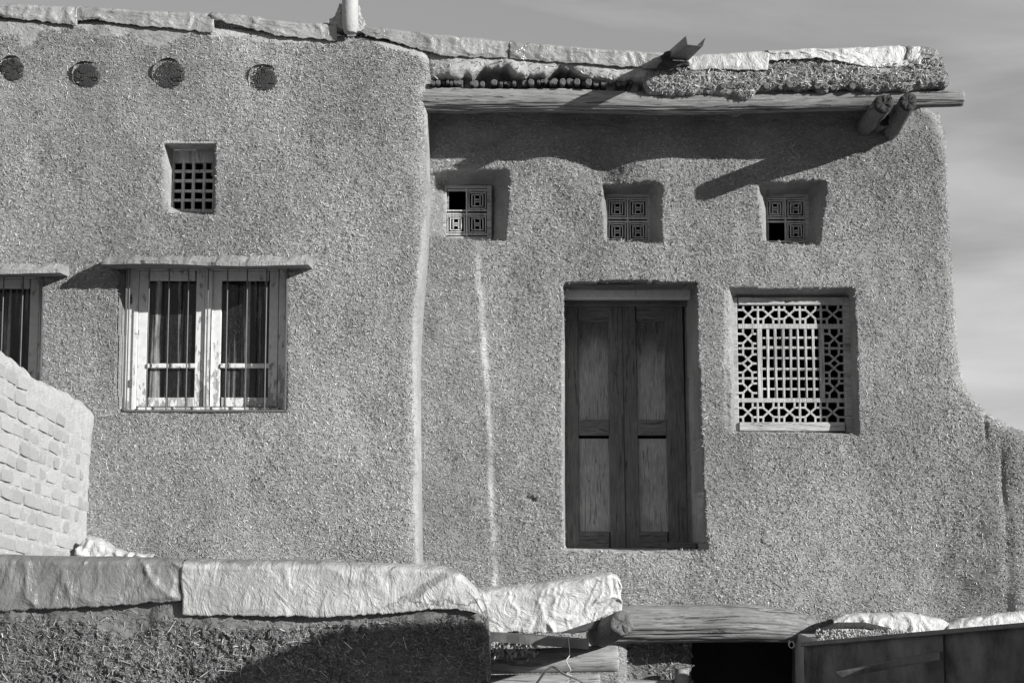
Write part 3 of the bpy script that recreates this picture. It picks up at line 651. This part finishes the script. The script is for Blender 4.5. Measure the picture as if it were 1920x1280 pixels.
b2 = copy_tree(bwn, house); dx_, dz_ = W(257-459, 655, YL)[0]-W(257, 640, YL)[0], W(0, 655, YL)[1]-W(0, 640, YL)[1]
b2.location = (dx_, 0, dz_); b2['label'] = 'barred window cut by the left edge of the photo, above the brick wall'

# ---------------------------------------------------------------- little square lattice window
def square_lattice():
    Y = YL+.26; w = []
    def fb(lst, a, b, c, d, y0, y1):
        x0 = W(a, (b+d)/2, y0)[0]; x1 = W(c, (b+d)/2, y0)[0]; lst.append(boxv(x0, x1, y0, y1, W(a, d, y0)[1], W(a, b, y0)[1]))
    fb(w, 318, 276, 406, 305, Y, Y+.05); fb(w, 318, 392, 406, 408, Y, Y+.05); fb(w, 318, 305, 326, 392, Y, Y+.05); fb(w, 399, 305, 406, 392, Y, Y+.05)
    o = join_boxes('window', w, M['key'], house, .003); o['label'] = 'small deep window with a plain square grid, below the round beam ends'
    for a in (340.5, 359.5, 379.5): pbox('lattice_bar', a, 304, a+5.5, 393, Y+.002, Y+.03, M['key'], o, .002, .0012)
    for a in (318.3, 336.3, 355.3, 372.7): pbox('lattice_bar', 325, a, 400, a+5.3, Y+.006, Y+.034, M['key'], o, .002, .0012)
square_lattice()
pbox('lintel_board', 306, 262, 407, 269, YL+.005, YL+.2, M['clay'], house, .004)

# ---------------------------------------------------------------- key pattern lattices
def key_window(x0, x1, y0, y1, Y, missing, label, tilt=(0, 0)):
    fr = []
    def fb(a, b, c, d, ya, yb):
        X0 = W(a, (b+d)/2, ya)[0]; X1 = W(c, (b+d)/2, ya)[0]; fr.append(boxv(X0, X1, ya, yb, W(a, d, ya)[1], W(a, b, ya)[1]))
    fb(x0-8, y0-8, x0, y1+12, Y, Y+.06); fb(x1, y0-8, x1+9, y1+12, Y, Y+.06); fb(x0, y0-8, x1, y0-2, Y, Y+.06); fb(x0, y1+2, x1, y1+12, Y, Y+.06)
    o = join_boxes('window', fr, M['latx'], house, .003); o['label'] = label
    xm, ym = (x0+x1)/2, (y0+y1)/2; m = M['key']; yy = Y+.012
    pbox('lattice_bar', xm-1.6, y0-2, xm+1.6, y1+3, yy, yy+.022, m, o, .001)
    for ya in (y0+1.5, ym-3.2, ym+3.0, y1-1.5): pbox('lattice_bar', x0-.5, ya-1.5, x1+.5, ya+1.5, yy+.003, yy+.022, m, o, .001, .0008)
    for qi in (0, 1):
        for qj in (0, 1):
            if (qi, qj) in missing: continue
            a, c = (x0+2.5, xm-4.5) if qi == 0 else (xm+4.5, x1-2.5)
            b, d = (y0+4.5, ym-6) if qj == 0 else (ym+6, y1-4.5)
            L = []; cx, cy = (a+c)/2, (b+d)/2; t = 2.15*.0041
            def bar(p, q): L.append(bar2(P(*p, yy+.002), P(*q, yy+.002), t, .018))
            for k, (fx, fy) in enumerate(((1.0, 1.0), (.66, .69), (.33, .40))):
                hx, hy = (c-a)/2*fx, (d-b)/2*fy; j = lambda: random.uniform(-.5, .5)
                if k < 2:
                    bar((cx-hx, cy-hy-1.5+j()), (cx-hx+j(), cy+hy+(2.5 if k == 0 else 0))); bar((cx+hx, cy-hy-1.5), (cx+hx+j(), cy+hy+(2.5 if k == 0 else 0)))
                    iy = hy-(1.3 if k == 0 else .5)
                    bar((cx-hx, cy-iy), (cx+hx, cy-iy+j())); bar((cx-hx, cy+iy), (cx+hx, cy+iy+j()))
                else:
                    bar((cx-hx, cy-hy-2), (cx-hx, cy+hy+2)); bar((cx+hx, cy-hy-2), (cx+hx, cy+hy+2))
                    bar((cx-hx, cy-hy*.3), (cx+hx, cy-hy*.3)); bar((cx-hx, cy+hy*.35), (cx+hx, cy+hy*.35))
            V = []; Fc = []
            for v in L: n = len(V); V += v; Fc += [tuple(i+n for i in f) for f in BF2]
            mk('lattice_panel', V, Fc, m, o)
    return o
YW = KR-.03
key_window(837, 913, 355, 441, YW-.06, {(0, 0)}, 'small carved window beside the corner, its upper left panel missing')
key_window(1140, 1214, 371, 454, YW, set(), 'small carved window above the door, all four key-pattern panels in place')
key_window(1436, 1510, 371, 454, YW, {(0, 1)}, 'small carved window above the large lattice, its lower left panel missing')

# ---------------------------------------------------------------- large lattice window
def big_lattice():
    Y = .16; m = M['lat']
    fr = []
    def fb(a, b, c, d, ya=Y, yb=Y+.06):
        X0 = W(a, (b+d)/2, ya)[0]; X1 = W(c, (b+d)/2, ya)[0]; fr.append(boxv(X0, X1, ya, yb, W(a, d, ya)[1], W(a, b, ya)[1]))
    fb(1372, 557, 1384, 812); fb(1583, 557, 1597, 815); fb(1384, 557, 1583, 571.5)
    o = join_boxes('window', fr, M['latx'], house, .004); o['label'] = 'large carved wooden lattice window right of the door, square grid inside a star border'
    pbox('sill', 1386, 791, 1585, 808, Y-.02, Y+.06, M['latx'], o, .006)
    yy = Y+.018
    def pb(a, b, c, d, ya=yy, n='lattice_bar', j=.001): return pbox(n, a, b, c, d, ya, ya+.028, m, o, .002, j)
    pb(1384, 607, 1583, 616, yy-.004, 'rail'); pb(1385, 746, 1585, 754.5, yy-.004, 'rail'); pb(1420.5, 616, 1429.5, 746, yy-.004, 'stile'); pb(1537, 616, 1546, 746, yy-.004, 'stile')
    for k, x_ in enumerate((1440.5, 1455, 1469, 1483, 1497.3, 1511.5, 1525.5)): pb(x_-2.1, 616, x_+2.1, 746, yy, j=.0034)
    for y_ in (633, 652, 671, 691, 710, 729): pb(1429, y_-2, 1537, y_+2, yy+.004, j=.0032)
    def cell(a, b, c, d, tall=False):
        L = []
        def bar(u0, v0, u1, v1):
            j = lambda: random.uniform(-.5, .5)
            L.append(bar2(P(a+(c-a)*u0+j(), b+(d-b)*v0, yy+random.uniform(0, .004)), P(a+(c-a)*u1, b+(d-b)*v1+j(), yy+.002), 3.7*.004, .024))
            L[-1] = [np.array([q[0], q[1], q[2]]) for q in L[-1]]
        lo, hi = .26, .74
        if not tall:
            for u in (lo, hi): bar(u, -.02, u, lo); bar(u, hi, u, 1.02)
            for v in (lo, hi): bar(-.02, v, lo, v); bar(hi, v, 1.02, v)
            bar(lo, lo, hi, hi); bar(hi, lo, lo, hi)
        else:
            for u in (lo, hi): bar(u, -.02, u, .2); bar(u, .8, u, 1.02)
            for v in (.2, .5, .8): bar(-.02, v, lo if v != .5 else .2, v); bar(hi if v != .5 else .8, v, 1.02, v)
            bar(lo, .2, .8, .53); bar(hi, .2, .2, .53); bar(.2, .47, hi, .8); bar(.8, .47, lo, .8)
        V = []; Fc = []
        for v in L: n = len(V); V += v; Fc += [tuple(i+n for i in f) for f in BF2]
        mk('star_panel', V, Fc, m, o)
    xs = [1384, 1421, 1460.5, 1500, 1539.5, 1583]
    for y0, y1 in ((571.5, 607), (754.5, 791)):
        for i in range(5): cell(xs[i], y0, xs[i+1], y1)
        for i in range(1, 5): pb(xs[i]-2, y0-1, xs[i]+2, y1+1)
    for a, c in ((1384, 1420.5), (1546, 1583)):
        cell(a, 616, c, 653); cell(a, 653, c, 709, True); cell(a, 709, c, 746)
        for y_ in (653, 709): pb(a, y_-2, c, y_+2)
big_lattice()

# ---------------------------------------------------------------- door
def door():
    Y = .70; z = M['doorz']
    d = pbox('door', 1050, 560.5, 1290, 573, Y-.06, Y+.08, M['doorx'], house, .006); d['label'] = 'weathered double wooden door, two panels in each leaf'
    def q(n, a, b, c, e, f=0, mm=None, lean=0):
        x0, x1 = W(a, (b+e)/2, Y)[0], W(c, (b+e)/2, Y)[0]
        v = np.array(boxv(x0, x1, Y+f, Y+.05, W(a, e, Y)[1], W(a, b, Y)[1]))
        for t in v:   # the leaves sag towards the right at the foot
            t[0] += .022*(1-(t[2]-W(0, 1030, Y)[1])/(W(0, 573, Y)[1]-W(0, 1030, Y)[1]))*lean
        return bevel(mk(n, v, BF, mm or z, d), .004)
    for (s0, p0, p1, s1, ln, f) in ((1048, 1084, 1141, 1166, .4, 0), (1167.5, 1193, 1247, 1282, 1, -.008)):
        q('stile', s0, 573, p0, 1031, f, lean=ln); q('stile', p1, 573, s1, 1031, f, lean=ln)
        q('rail', p0, 574, p1, 603, f+.002, M['doorx'], ln); q('rail', p0, 787, p1, 816, f-.004, M['doorx'], ln); q('rail', p0, 996, p1, 1031, f+.002, M['doorx'], ln)
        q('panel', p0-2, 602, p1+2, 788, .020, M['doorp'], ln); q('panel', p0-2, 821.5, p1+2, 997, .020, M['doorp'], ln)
    q('astragal', 1160, 573, 1168, 1031, -.014, lean=.7)
    pbox('lintel_board', 1052, 541.5, 1296, 560, .40, .5, M['paint'], d, .01)
    pbox('lintel_board', 1052, 529, 1286, 536, .12, .3, M['doorx'], d, .008)
    pbox('threshold_block', 1243, 1017, 1307, 1030, .42, .55, M['doorx'], d, .008, .004)
    # dark wall behind the leaf gap
    pbox('door_post', 1286, 573, 1306, 1031, Y+.03, Y+.1, M['clay'], d, .004)
door()

# ---------------------------------------------------------------- low lintel and cellar mouth
lp = [(1150, 1172), (1200, 1170), (1300, 1168), (1400, 1167), (1470, 1172), (1510, 1178), (1538, 1176)]
lr = [34, 35, 35, 35, 32, 24, 9]
log('lintel_log', [P(a, b, -.10) for a, b in lp], [r*.00395 for r in lr], M['beam'], house, seg=96, rough=.05, groove=.08, seed=21, sub=14, capd=.004, gl=.5)
lw, infW = heightfield('wall', [(1120, 1195), (1300, 1195), (1297, 1240), (1296, 1420), (1120, 1420)], .16, .011, M['mudf'], house, R=.03, skirt=.4, amp=(.02, .02, .008))
lw['label'] = 'scrap of rough wall seen below the low lintel'
straw('straw', infW, 1500, (.02, .06), (.004, .007), house, seed=13)
V, Fc = tube([P(1278, 1420, -.0), P(1278, 1254, -.0)], [.05, .055], seg=16, rough=.1, groove=.03, capd=.01, sub=6); mk('post', V, Fc, M['bmx'], house, smooth=True)
pbox('sill_timber', 1120, 1277, 1262, 1300, -.02, .2, M['bmx'], house, .008)

# ================================================================ ROOF SHEETS
G1 = 'plastic sheets along the roof edge'
def clipt(T, a, b, dy=0):
    T = np.array(T, float); xs = np.unique(np.concatenate([[a], T[(T[:,0] > a) & (T[:,0] < b), 0], [b]])); return [(x_, float(np.interp(x_, T[:,0], T[:,1]))+dy) for x_ in xs]
def roof_sheet(a, b, bot, Yf, label, m='sheet', seed=0, dy=0, T=None, **k):
    o = sheet('plastic_sheet', clipt(T or (T_L if b < 660 else T_R), a, b, dy), bot, Yf, M[m], seed=seed, **{**dict(hang=.004, wr=.010, freq=1.5), **k}); return tag(o, label, 'plastic sheet', G1)
roof_sheet(-90, 148, [(-90, 26), (0, 33), (73, 40), (148, 50)], YL-.02, 'roof-edge plastic sheet at the far left end of the eave', seed=1)
roof_sheet(143, 403, [(143, 38), (182, 38), (240, 46), (328, 55), (403, 61)], YL-.022, 'long roof-edge plastic sheet above the small grid window', seed=2)
roof_sheet(399, 636, [(399, 37), (474, 55), (529, 69), (600, 73), (636, 77)], YL-.024, 'roof-edge plastic sheet ending just left of the chimney pipe', seed=3)
roof_sheet(680, 957, [(680, 62), (690, 66), (760, 85), (800, 98), (845, 106), (957, 109)], -.535, 'crinkled roof-edge plastic sheet just right of the chimney pipe', seed=4)
roof_sheet(953, 1252, [(953, 112), (1000, 113), (1100, 120), (1215, 128), (1252, 128)], -.535, 'roof-edge plastic sheet ending under the tin spout', seed=5)
roof_sheet(1288, 1442, [(1288, 124), (1293, 129), (1360, 132), (1442, 133)], -.535, 'smooth pale roof-edge plastic sheet just right of the tin spout', 'sheet2', seed=6, wr=.007)
roof_sheet(1438, 1725, [(1438, 113), (1480, 112), (1522, 109), (1570, 114), (1621, 126), (1680, 126), (1725, 121)], -.535, 'bright torn roof-edge plastic sheet towards the right end of the eave', 'sheet3', seed=7, wr=.013, freq=1.5)
roof_sheet(1698, 1756, [(1698, 118), (1724, 121), (1730, 110), (1756, 108)], -.535, 'dull grey scrap of roof-edge plastic at the right corner of the eave', 'sheetd', seed=8, back=.3)

# ================================================================ BRICK WALL (left)
XB = W(175, 765, -.55)[0]
bwall = thing('brick_wall', (XB-.12, -1.9, 0), 'pale mud-washed brick wall running from the house towards the viewer at the left edge', 'wall')
def topz(y):   # height of the wall top by depth
    return ZC + np.interp(-y, [.45, .8, 1.3, 1.9, 2.63, 3.4], [.80, .86, .90, .93, 1.03, 1.16])
ns, nz_ = 120, 130; ys = np.linspace(-.50, -3.05, ns); V = []; 
zb0 = ZC-.9
for i, y in enumerate(ys):
    tz = topz(y)+.012*float(vn(y*9, 2.2))
    for j in range(nz_+8):
        if j <= nz_:
            v = j/nz_; z = zb0+(tz-zb0)*v; rr = max(0, (v-.96)/.04); x_ = XB + .0 - .05*rr**2; endr = max(0, (.06-(ys[0]-y))/.06) if y > -.56 else 0
            x_ += .012*float(fbm(y*3, z*3, 1, 3)) + .004*float(vn(y*30, z*30, 2)) - .05*endr**2 - (.02*math.sin((z-zb0)*2.0))
            # grooves between brick courses
            c = (z-zb0+(-y)*-.10)/.094; fr_ = abs((c % 1)-.5)
        else:
            k = j-nz_; x_ = XB-.05-.2*k/7; z = tz+.004*math.sin(k)
        V.append((x_, y, z))
nn = nz_+8; V = np.array(V); idx = np.arange(ns*nn).reshape(ns, nn); q = np.stack([idx[:-1,:-1], idx[:-1,1:], idx[1:,1:], idx[1:,:-1]], -1).reshape(-1, 4)
mk('mud_wash', V, q, M['mortar'], bwall, smooth=True)
# far end face and core
box('core', XB-.26, XB-.06, -3.04, -.52, 0, ZC+.78, M['mortar'], bwall, 0)
bms = []
for k in range(5):
    bm = bmesh.new(); bmesh.ops.create_cube(bm, size=1); bmesh.ops.subdivide_edges(bm, edges=bm.edges[:], cuts=1)
    for v in bm.verts:
        n = v.co.normalized(); v.co *= (1 if max(abs(v.co.x), abs(v.co.y), abs(v.co.z)) < .49 else 1)
        cnt = sum(abs(c) > .4 for c in v.co)
        if cnt == 3: v.co *= .93
        v.co += mathutils.Vector([random.gauss(0, .022) for _ in range(3)])
    me = bpy.data.meshes.new('brick'); bm.to_mesh(me); bm.free(); me.materials.append(M['brick']); bms.append(me)
L0 = mathutils.Vector(bwall.location)
row = 0; z = ZC-.62
while row < 16:
    s = .50 + (.11 if row % 2 else 0) + random.uniform(-.03, .03); 
    while s < 3.0:
        ln = random.choice((.105, .2, .21, .22)); hh = .072
        yc = -(s+ln/2); zc_ = ZC-.70 + row*.098 + (s)*.085
        if zc_+.06 < topz(yc)-.06-.11*max(0, 1-(s-.5)/1.1) and ln > 0 and random.random() > .32*max(0, 1-(s-.5)/.9):
            o = bpy.data.objects.new('brick', random.choice(bms)); C.objects.link(o); o.parent = bwall
            o.scale = (.05, ln*.96, hh*random.uniform(.9, 1.06)); o.rotation_euler = (math.radians(-4.8)+random.gauss(0, .02), 0, random.gauss(0, .02))
            pr = random.uniform(-.011, .002) - .009*max(0, 1-(s-.5)/1.0); pr += -(.02*math.sin((zc_-zb0)*2.0))
            o.location = mathutils.Vector((XB-.025+.012+pr+.012*float(fbm(yc*3, zc_*3, 1, 3)), yc, zc_)) - L0
        s += ln+.010
    row += 1

# ================================================================ FRONT LOW WALL
YF = -3.4
fwall = thing('parapet_wall', (-1.5, YF+.2, 0), 'low straw-mud wall across the bottom left, half in shadow', 'wall')
def pl_front(px, py):
    yl = np.interp(px, [-60, 0, 80, 150, 230, 300, 345, 420, 520, 600, 930], [1175, 1172, 1160, 1168, 1200, 1172, 1172, 1185, 1180, 1175, 1165])
    return np.clip((yl+12*fbm(px*.03, py*.05, 2, 3)-py)/8, 0, 1)*.9
fw, infF = heightfield('wall_face', [(-90, 1058), (340, 1062), (780, 1070), (840, 1076), (870, 1092), (895, 1118), (912, 1150), (917, 1200), (920, 1420), (-90, 1420)], YF, .009, M['mudf'], fwall, plaster=pl_front, R=.06, skirt=.42, amp=(.03, .022, .009))
straw('straw', infF, 26000, (.008, .034), (.002, .0045), fwall, tilt=22, off=.002, seed=6, m='strawf'); straw('straw', infF, 700, (.03, .075), (.003, .005), fwall, tilt=14, off=.004, seed=16)
x1 = W(915, 1200, YF)[0]; box('wall_core', -3.4, x1-.04, YF+.06, YF+.40, 0, W(0, 1300, YF)[1], M['clay'], fwall, 0)
cop_top = [(-90, 1037), (0, 1040), (200, 1043), (345, 1047), (600, 1050), (780, 1058), (835, 1062), (862, 1074), (888, 1098), (903, 1128), (910, 1150)]
o = sheet('plastic_sheet', clipt(cop_top, -90, 345), [(-90, 1150), (0, 1145), (180, 1137), (345, 1125)], YF-.03, M['sheetd'], seed=21, wr=.013, back=.5, fold=.10, nv=26, freq=.7, hang=.0)
tag(o, 'dull rippled plastic sheet on the low wall, below the brick wall', 'plastic sheet')
o = sheet('plastic_sheet', clipt(cop_top, 342, 908), [(342, 1151), (500, 1154), (620, 1156), (700, 1151), (800, 1142), (850, 1140), (880, 1146), (908, 1154)], YF-.04, M['sheetw'], seed=22, wr=.006, back=.5, fold=.12, nv=26, freq=.8, hang=.0)
tag(o, 'wide pale stained plastic sheet draped along the middle of the low wall', 'plastic sheet')
# crumpled scrap behind the low wall
o = sheet('plastic_scrap', [(140, 1022), (165, 1004), (180, 1008), (200, 1022), (228, 1034), (285, 1040)], [(140, 1075), (285, 1075)], -1.0, M['sheet3'], seed=31, wr=.03, back=.3, fold=.1, freq=2)
tag(o, 'white crumpled plastic scrap at the foot of the brick wall', 'plastic scrap')

# ================================================================ SECOND LOW WALL with crumpled sheet
YS = -2.6
swall = thing('wall_stub', (.15, YS+.2, 0), 'short stub of wall roofed with crumpled plastic, left of the low lintel', 'wall')
sw, infS = heightfield('wall_face', [(860, 1112), (1100, 1092), (1140, 1090), (1152, 1105), (1150, 1165), (1095, 1186), (860, 1186)], YS+.03, .01, M['clay'], swall, R=.03, skirt=.5)
box('wall_core', W(860, 1200, YS)[0], W(925, 1200, YS)[0]-.02, YS+.15, YS+.5, 0, W(0, 1190, YS)[1], M['clay'], swall, 0)
o = sheet('plastic_sheet', [(893, 1102), (920, 1100), (1000, 1094), (1050, 1086), (1100, 1077), (1145, 1072), (1158, 1078), (1165, 1096)], [(893, 1186), (960, 1184), (1080, 1187), (1108, 1180), (1118, 1160), (1150, 1146), (1165, 1144)], YS-.03, M['sheet3'], seed=41, wr=.012, back=.55, fold=.11, nv=30, hang=.0, freq=1.1, dx=.009)
tag(o, 'bright crumpled plastic sheet over the wall stub beside the protruding log', 'plastic sheet')
o = log('log', [P(1122, 1192, -2.0), P(1130, 1187, -2.35), P(1165, 1168, -3.0)], [.075, .078, .072], M['logy'], None, endm=M['logy'], seg=30, rough=.12, groove=.05, seed=31, sub=8, capd=.03)
tag(o, 'split log poking towards the viewer from under the crumpled plastic', 'log')
a, b = P(915, 1193, YS-.12), P(1104, 1208, YS-.12); hgt = .052
V = [a+[0,0,hgt/2], a-[0,0,hgt/2], b-[0,0,hgt/2], b+[0,0,hgt/2]]; V = [np.array(v) for v in V]
V2 = [v+np.array([0, .12, 0]) for v in V]
o = mk('steel_channel', V+V2, [(0,1,2,3), (0,3,7,4), (1,5,6,2)], M['tin2']); sm_ = o.modifiers.new('t', 'SOLIDIFY'); sm_.thickness = .006
tag(o, 'dark steel channel sloping under the crumpled plastic sheet', 'steel channel')
G2 = 'pale logs stacked below the steel channel'
o = log('log', [P(880, 1240, -2.3), P(1000, 1238, -2.3), P(1156, 1234, -2.3)], [.072, .076, .078], M['bmx'], None, endm=M['bmx'], seg=32, rough=.06, groove=.05, seed=51, sub=14, capd=.01, gl=.6)
tag(o, 'pale horizontal log under the steel channel, upper one of two', 'log', G2)
o = log('log', [P(880, 1288, -2.32), P(1000, 1286, -2.32), P(1122, 1284, -2.32)], [.07, .072, .072], M['bmx'], None, endm=M['bmx'], seg=32, rough=.06, groove=.05, seed=55, sub=14, capd=.01, gl=.6)
tag(o, 'pale horizontal log cut by the bottom edge, lower one of two', 'log', G2)
# dry leaves / twigs in the gap
V = []; Fc = []
for k in range(150):
    c = P(random.uniform(922, 1010), random.gauss(1212, 12), random.uniform(-2.6, -2.4)); a = random.uniform(0, 6.3); L = random.uniform(.02, .05); w = L*.35
    t = np.array([math.cos(a)*.8, random.uniform(-.5, .5), math.sin(a)]); s = np.array([-t[2], random.uniform(-.6, .6), t[0]]); n = len(V)
    V += [c-t*L/2, c+s*w/2, c+t*L/2, c-s*w/2+np.array([0, .006, 0])]; Fc += [(n, n+1, n+2), (n, n+2, n+3)]
o = mk('dry_leaves', V, Fc, M['leaf']); tag(o, 'tangle of dry leaves in the gap under the steel channel', 'dry leaves', kind='stuff')
def wire(name, pts, r, m, label, cat, sub=6, group=None):
    pts = np.array([P(*p) for p in pts]); n = len(pts); s = np.arange(n); ss = np.linspace(0, n-1, (n-1)*sub+1)
    # catmull-rom
    out = []
    for t in ss:
        i = min(int(t), n-2); f = t-i; p0, p1, p2, p3 = pts[max(i-1, 0)], pts[i], pts[i+1], pts[min(i+2, n-1)]
        out.append(.5*((2*p1)+(-p0+p2)*f+(2*p0-5*p1+4*p2-p3)*f*f+(-p0+3*p1-3*p2+p3)*f**3))
    V, Fc = tube(out, [r]*len(out), seg=6, capd=.001); o = mk(name, V, Fc, m, None, smooth=True); return tag(o, label, cat, group)
wire('twine', [(1066, 1196, -2.75), (1068, 1226, -2.76), (1062, 1238, -2.8), (1070, 1256, -2.74), (1062, 1262, -2.73), (1072, 1268, -2.73), (1058, 1284, -2.74)], .003, M['twine'], 'frayed twine hanging over the two pale logs', 'twine')
wire('cable', [(1000, 1290, -2.72), (1020, 1262, -2.74), (1037, 1250, -2.74), (1060, 1264, -2.75), (1085, 1274, -2.74), (1110, 1290, -2.72)], .007, M['iron'], 'dark cable looped over the lower pale log', 'cable')
wire('wire_hook', [(1480, 1200, -.30), (1479, 1209, -.32), (1484, 1214, -.32), (1489, 1210, -.32), (1487, 1203, -.31), (1482, 1203, -.30), (1480, 1208, -.29)], .0035, M['twine'], 'small curled wire hanging under the right end of the low lintel', 'wire hook')

# ================================================================ SHEET METAL WALL bottom right
A = np.array([W(1507, 1205, -1.0)[0], -1.0]); dr = np.array([.6, -.8])
def MT(t, dz=0): p = A+dr*t; z = np.interp(t, [0, 1.77, 5], [W(0, 1203, -1.0)[1], ZC-(1162-982)/3000*9.6*1.0, ZC-.25]); return np.array([p[0], p[1], z+dz])
met = thing('metal_fence', (float(A[0]+1), -2.3, 0), 'dark sheet-metal fence with a rolled top edge in the bottom right corner', 'fence')
nrm = np.array([-.8, -.6, 0]); tt = (0, 1.16, 3.6)
for k, (t0, t1, off) in enumerate(((0, 1.16, 0), (1.13, 2.42, -.02), (2.40, 3.6, .0))):
    V = []; n = 12
    for i in range(n+1):
        t = t0+(t1-t0)*i/n; p = MT(t); o_ = nrm*off
        for (dz, out) in ((-1.5, 0), (-.03, 0)): V.append(p+np.array([0, 0, dz])+o_+nrm*(.004*float(vn(t*4, dz*3))))
    Fc = [(i*2, i*2+2, i*2+3, i*2+1) for i in range(n)]
    o = mk('metal_panel', V, Fc, M['tin2'], met); s = o.modifiers.new('t', 'SOLIDIFY'); s.thickness = .012
V, Fc = [], []
for i in range(13):
    p = MT(3.6*i/12); a = nrm*.035; b_ = -nrm*.06
    V += [p+a, p+b_, p+b_-np.array([0, 0, .03]), p+a-np.array([0, 0, .03])]
for i in range(12):
    for j in range(4): k = (j+1) % 4; Fc.append((i*4+j, i*4+k, i*4+4+k, i*4+4+j))
Fc += [(3, 2, 1, 0), (48, 49, 50, 51)]
o = mk('top_rail', V, Fc, M['tin'], met); bevel(o, .004)
for t in (.02, 3.5):
    p = MT(t); box('fence_post', p[0]+.10, p[0]+.16, p[1]+.08, p[1]+.14, 0, p[2]-.05, M['tin2'], met, .003)
# gutter spout on the fence
o = quadsheet('gutter', [[(1572, 1262, -1.75), (1760, 1218, -1.75), (1760, 1230, -1.80), (1578, 1272, -1.80)], [(1572, 1262, -1.75), (1760, 1218, -1.75), (1758, 1214, -1.60), (1570, 1258, -1.60)]], M['tin2'], None, .005)
V = [P(1568, 1260, -1.8), P(1762, 1222, -1.98), P(1762, 1236, -1.98), P(1580, 1270, -1.8), P(1568, 1258, -1.72), P(1762, 1219, -1.9), ]
bpy.data.objects.remove(o)
o = mk('gutter', V, [(0, 3, 2, 1), (0, 1, 5, 4)], M['tin2']); s = o.modifiers.new('t', 'SOLIDIFY'); s.thickness = .005
tag(o, 'dark tin gutter lying slanted across the sheet-metal fence', 'gutter')
# bright plastic strip and rubble behind the fence
o = sheet('plastic_sheet', [(1560, 1160), (1600, 1150), (1700, 1147), (1720, 1150), (1770, 1160), (1782, 1168)], [(1560, 1230), (1782, 1230)], -.36, M['sheet3'], seed=61, wr=.018, back=.25, fold=.08, freq=1.6)
tag(o, 'white crumpled plastic strip at the wall foot behind the fence, right of the low lintel', 'plastic sheet')
o = sheet('plastic_sheet', [(1776, 1170), (1800, 1160), (1860, 1152), (1930, 1144), (2000, 1140)], [(1776, 1230), (2000, 1220)], -.36, M['sheet3'], seed=63, wr=.018, back=.25, fold=.08, freq=1.6)
tag(o, 'white crumpled plastic strip at the wall foot by the right edge of the photo', 'plastic sheet')
lg = log('rubber_hose', [P(1535, 1184, -.72), P(1570, 1172, -.74), P(1620, 1172, -.74), P(1668, 1182, -.72)], [.02, .022, .024, .02], M['rag'], None, seg=12, sub=5, rough=.1)
tag(lg, 'thick dark hose lying among rubble behind the fence', 'hose')
V = []; Fc = []
for k in range(900):
    c = P(random.uniform(1530, 1700), random.uniform(1180, 1200), random.uniform(-.9, -.6)); r_ = random.uniform(.004, .013); n = len(V)
    for s in ((1,0,0), (-1,0,0), (0,1,0), (0,-1,0), (0,0,1), (0,0,-1)): V.append(c+np.array(s)*r_*random.uniform(.6, 1.2))
    Fc += [(n+a, n+b, n+c_) for a in (0, 1) for b in (2, 3) for c_ in (4, 5)]
o = mk('rubble', V, Fc, M['mortar']); tag(o, 'loose pale rubble behind the left end of the fence', 'rubble', kind='stuff')
# ledge carrying hose, rubble and strips
lx0, lx1 = W(1515, 1190, -.6)[0], 4.3
lo = box('ledge', lx0, lx1, -1.0, -.05, 0, W(1600, 1196, -.7)[1], M['clay'], None, .01)
lo.location = (0, 0, 0); tag(lo, 'earthen ledge behind the fence that carries the hose and rubble', 'ledge')

# ================================================================ ADDED WALL, unseen beyond the right edge, shaped to shadow the low wall
Yn = -6.0
def shp(px, py): x_, z_ = W(px, py, YF-.02); d = (YF-Yn); return (x_+1.5*d, z_+.57*d)
Ap = shp(640, 1142); Bp = shp(345, 1292)
pr = [(Bp[0]-.03, 0), (Bp[0], Bp[1])] + [((1-t)*Bp[0]+t*Ap[0]+.02*float(vn(t*7, 1)), (1-t)*Bp[1]+t*Ap[1]+.02*float(vn(t*7, 4))) for t in np.linspace(.08, 1, 14)] + [(Ap[0]+.6, Ap[1]+.01), (Ap[0]+2.6, Ap[1]+.0), (Ap[0]+2.6, 0)]
n = len(pr); V = [(a, Yn, b) for a, b in pr] + [(a, Yn-.35, b) for a, b in pr]
Fc = [tuple(range(n)), tuple(reversed(range(n, 2*n)))] + [(i, i+n, (i+1) % n+n, (i+1) % n) for i in range(n)]
o = mk('added_shadow_wall', V, Fc, M['clay']); tag(o, 'added unseen mud wall just outside the right edge, shaped to shadow the low wall', 'wall')
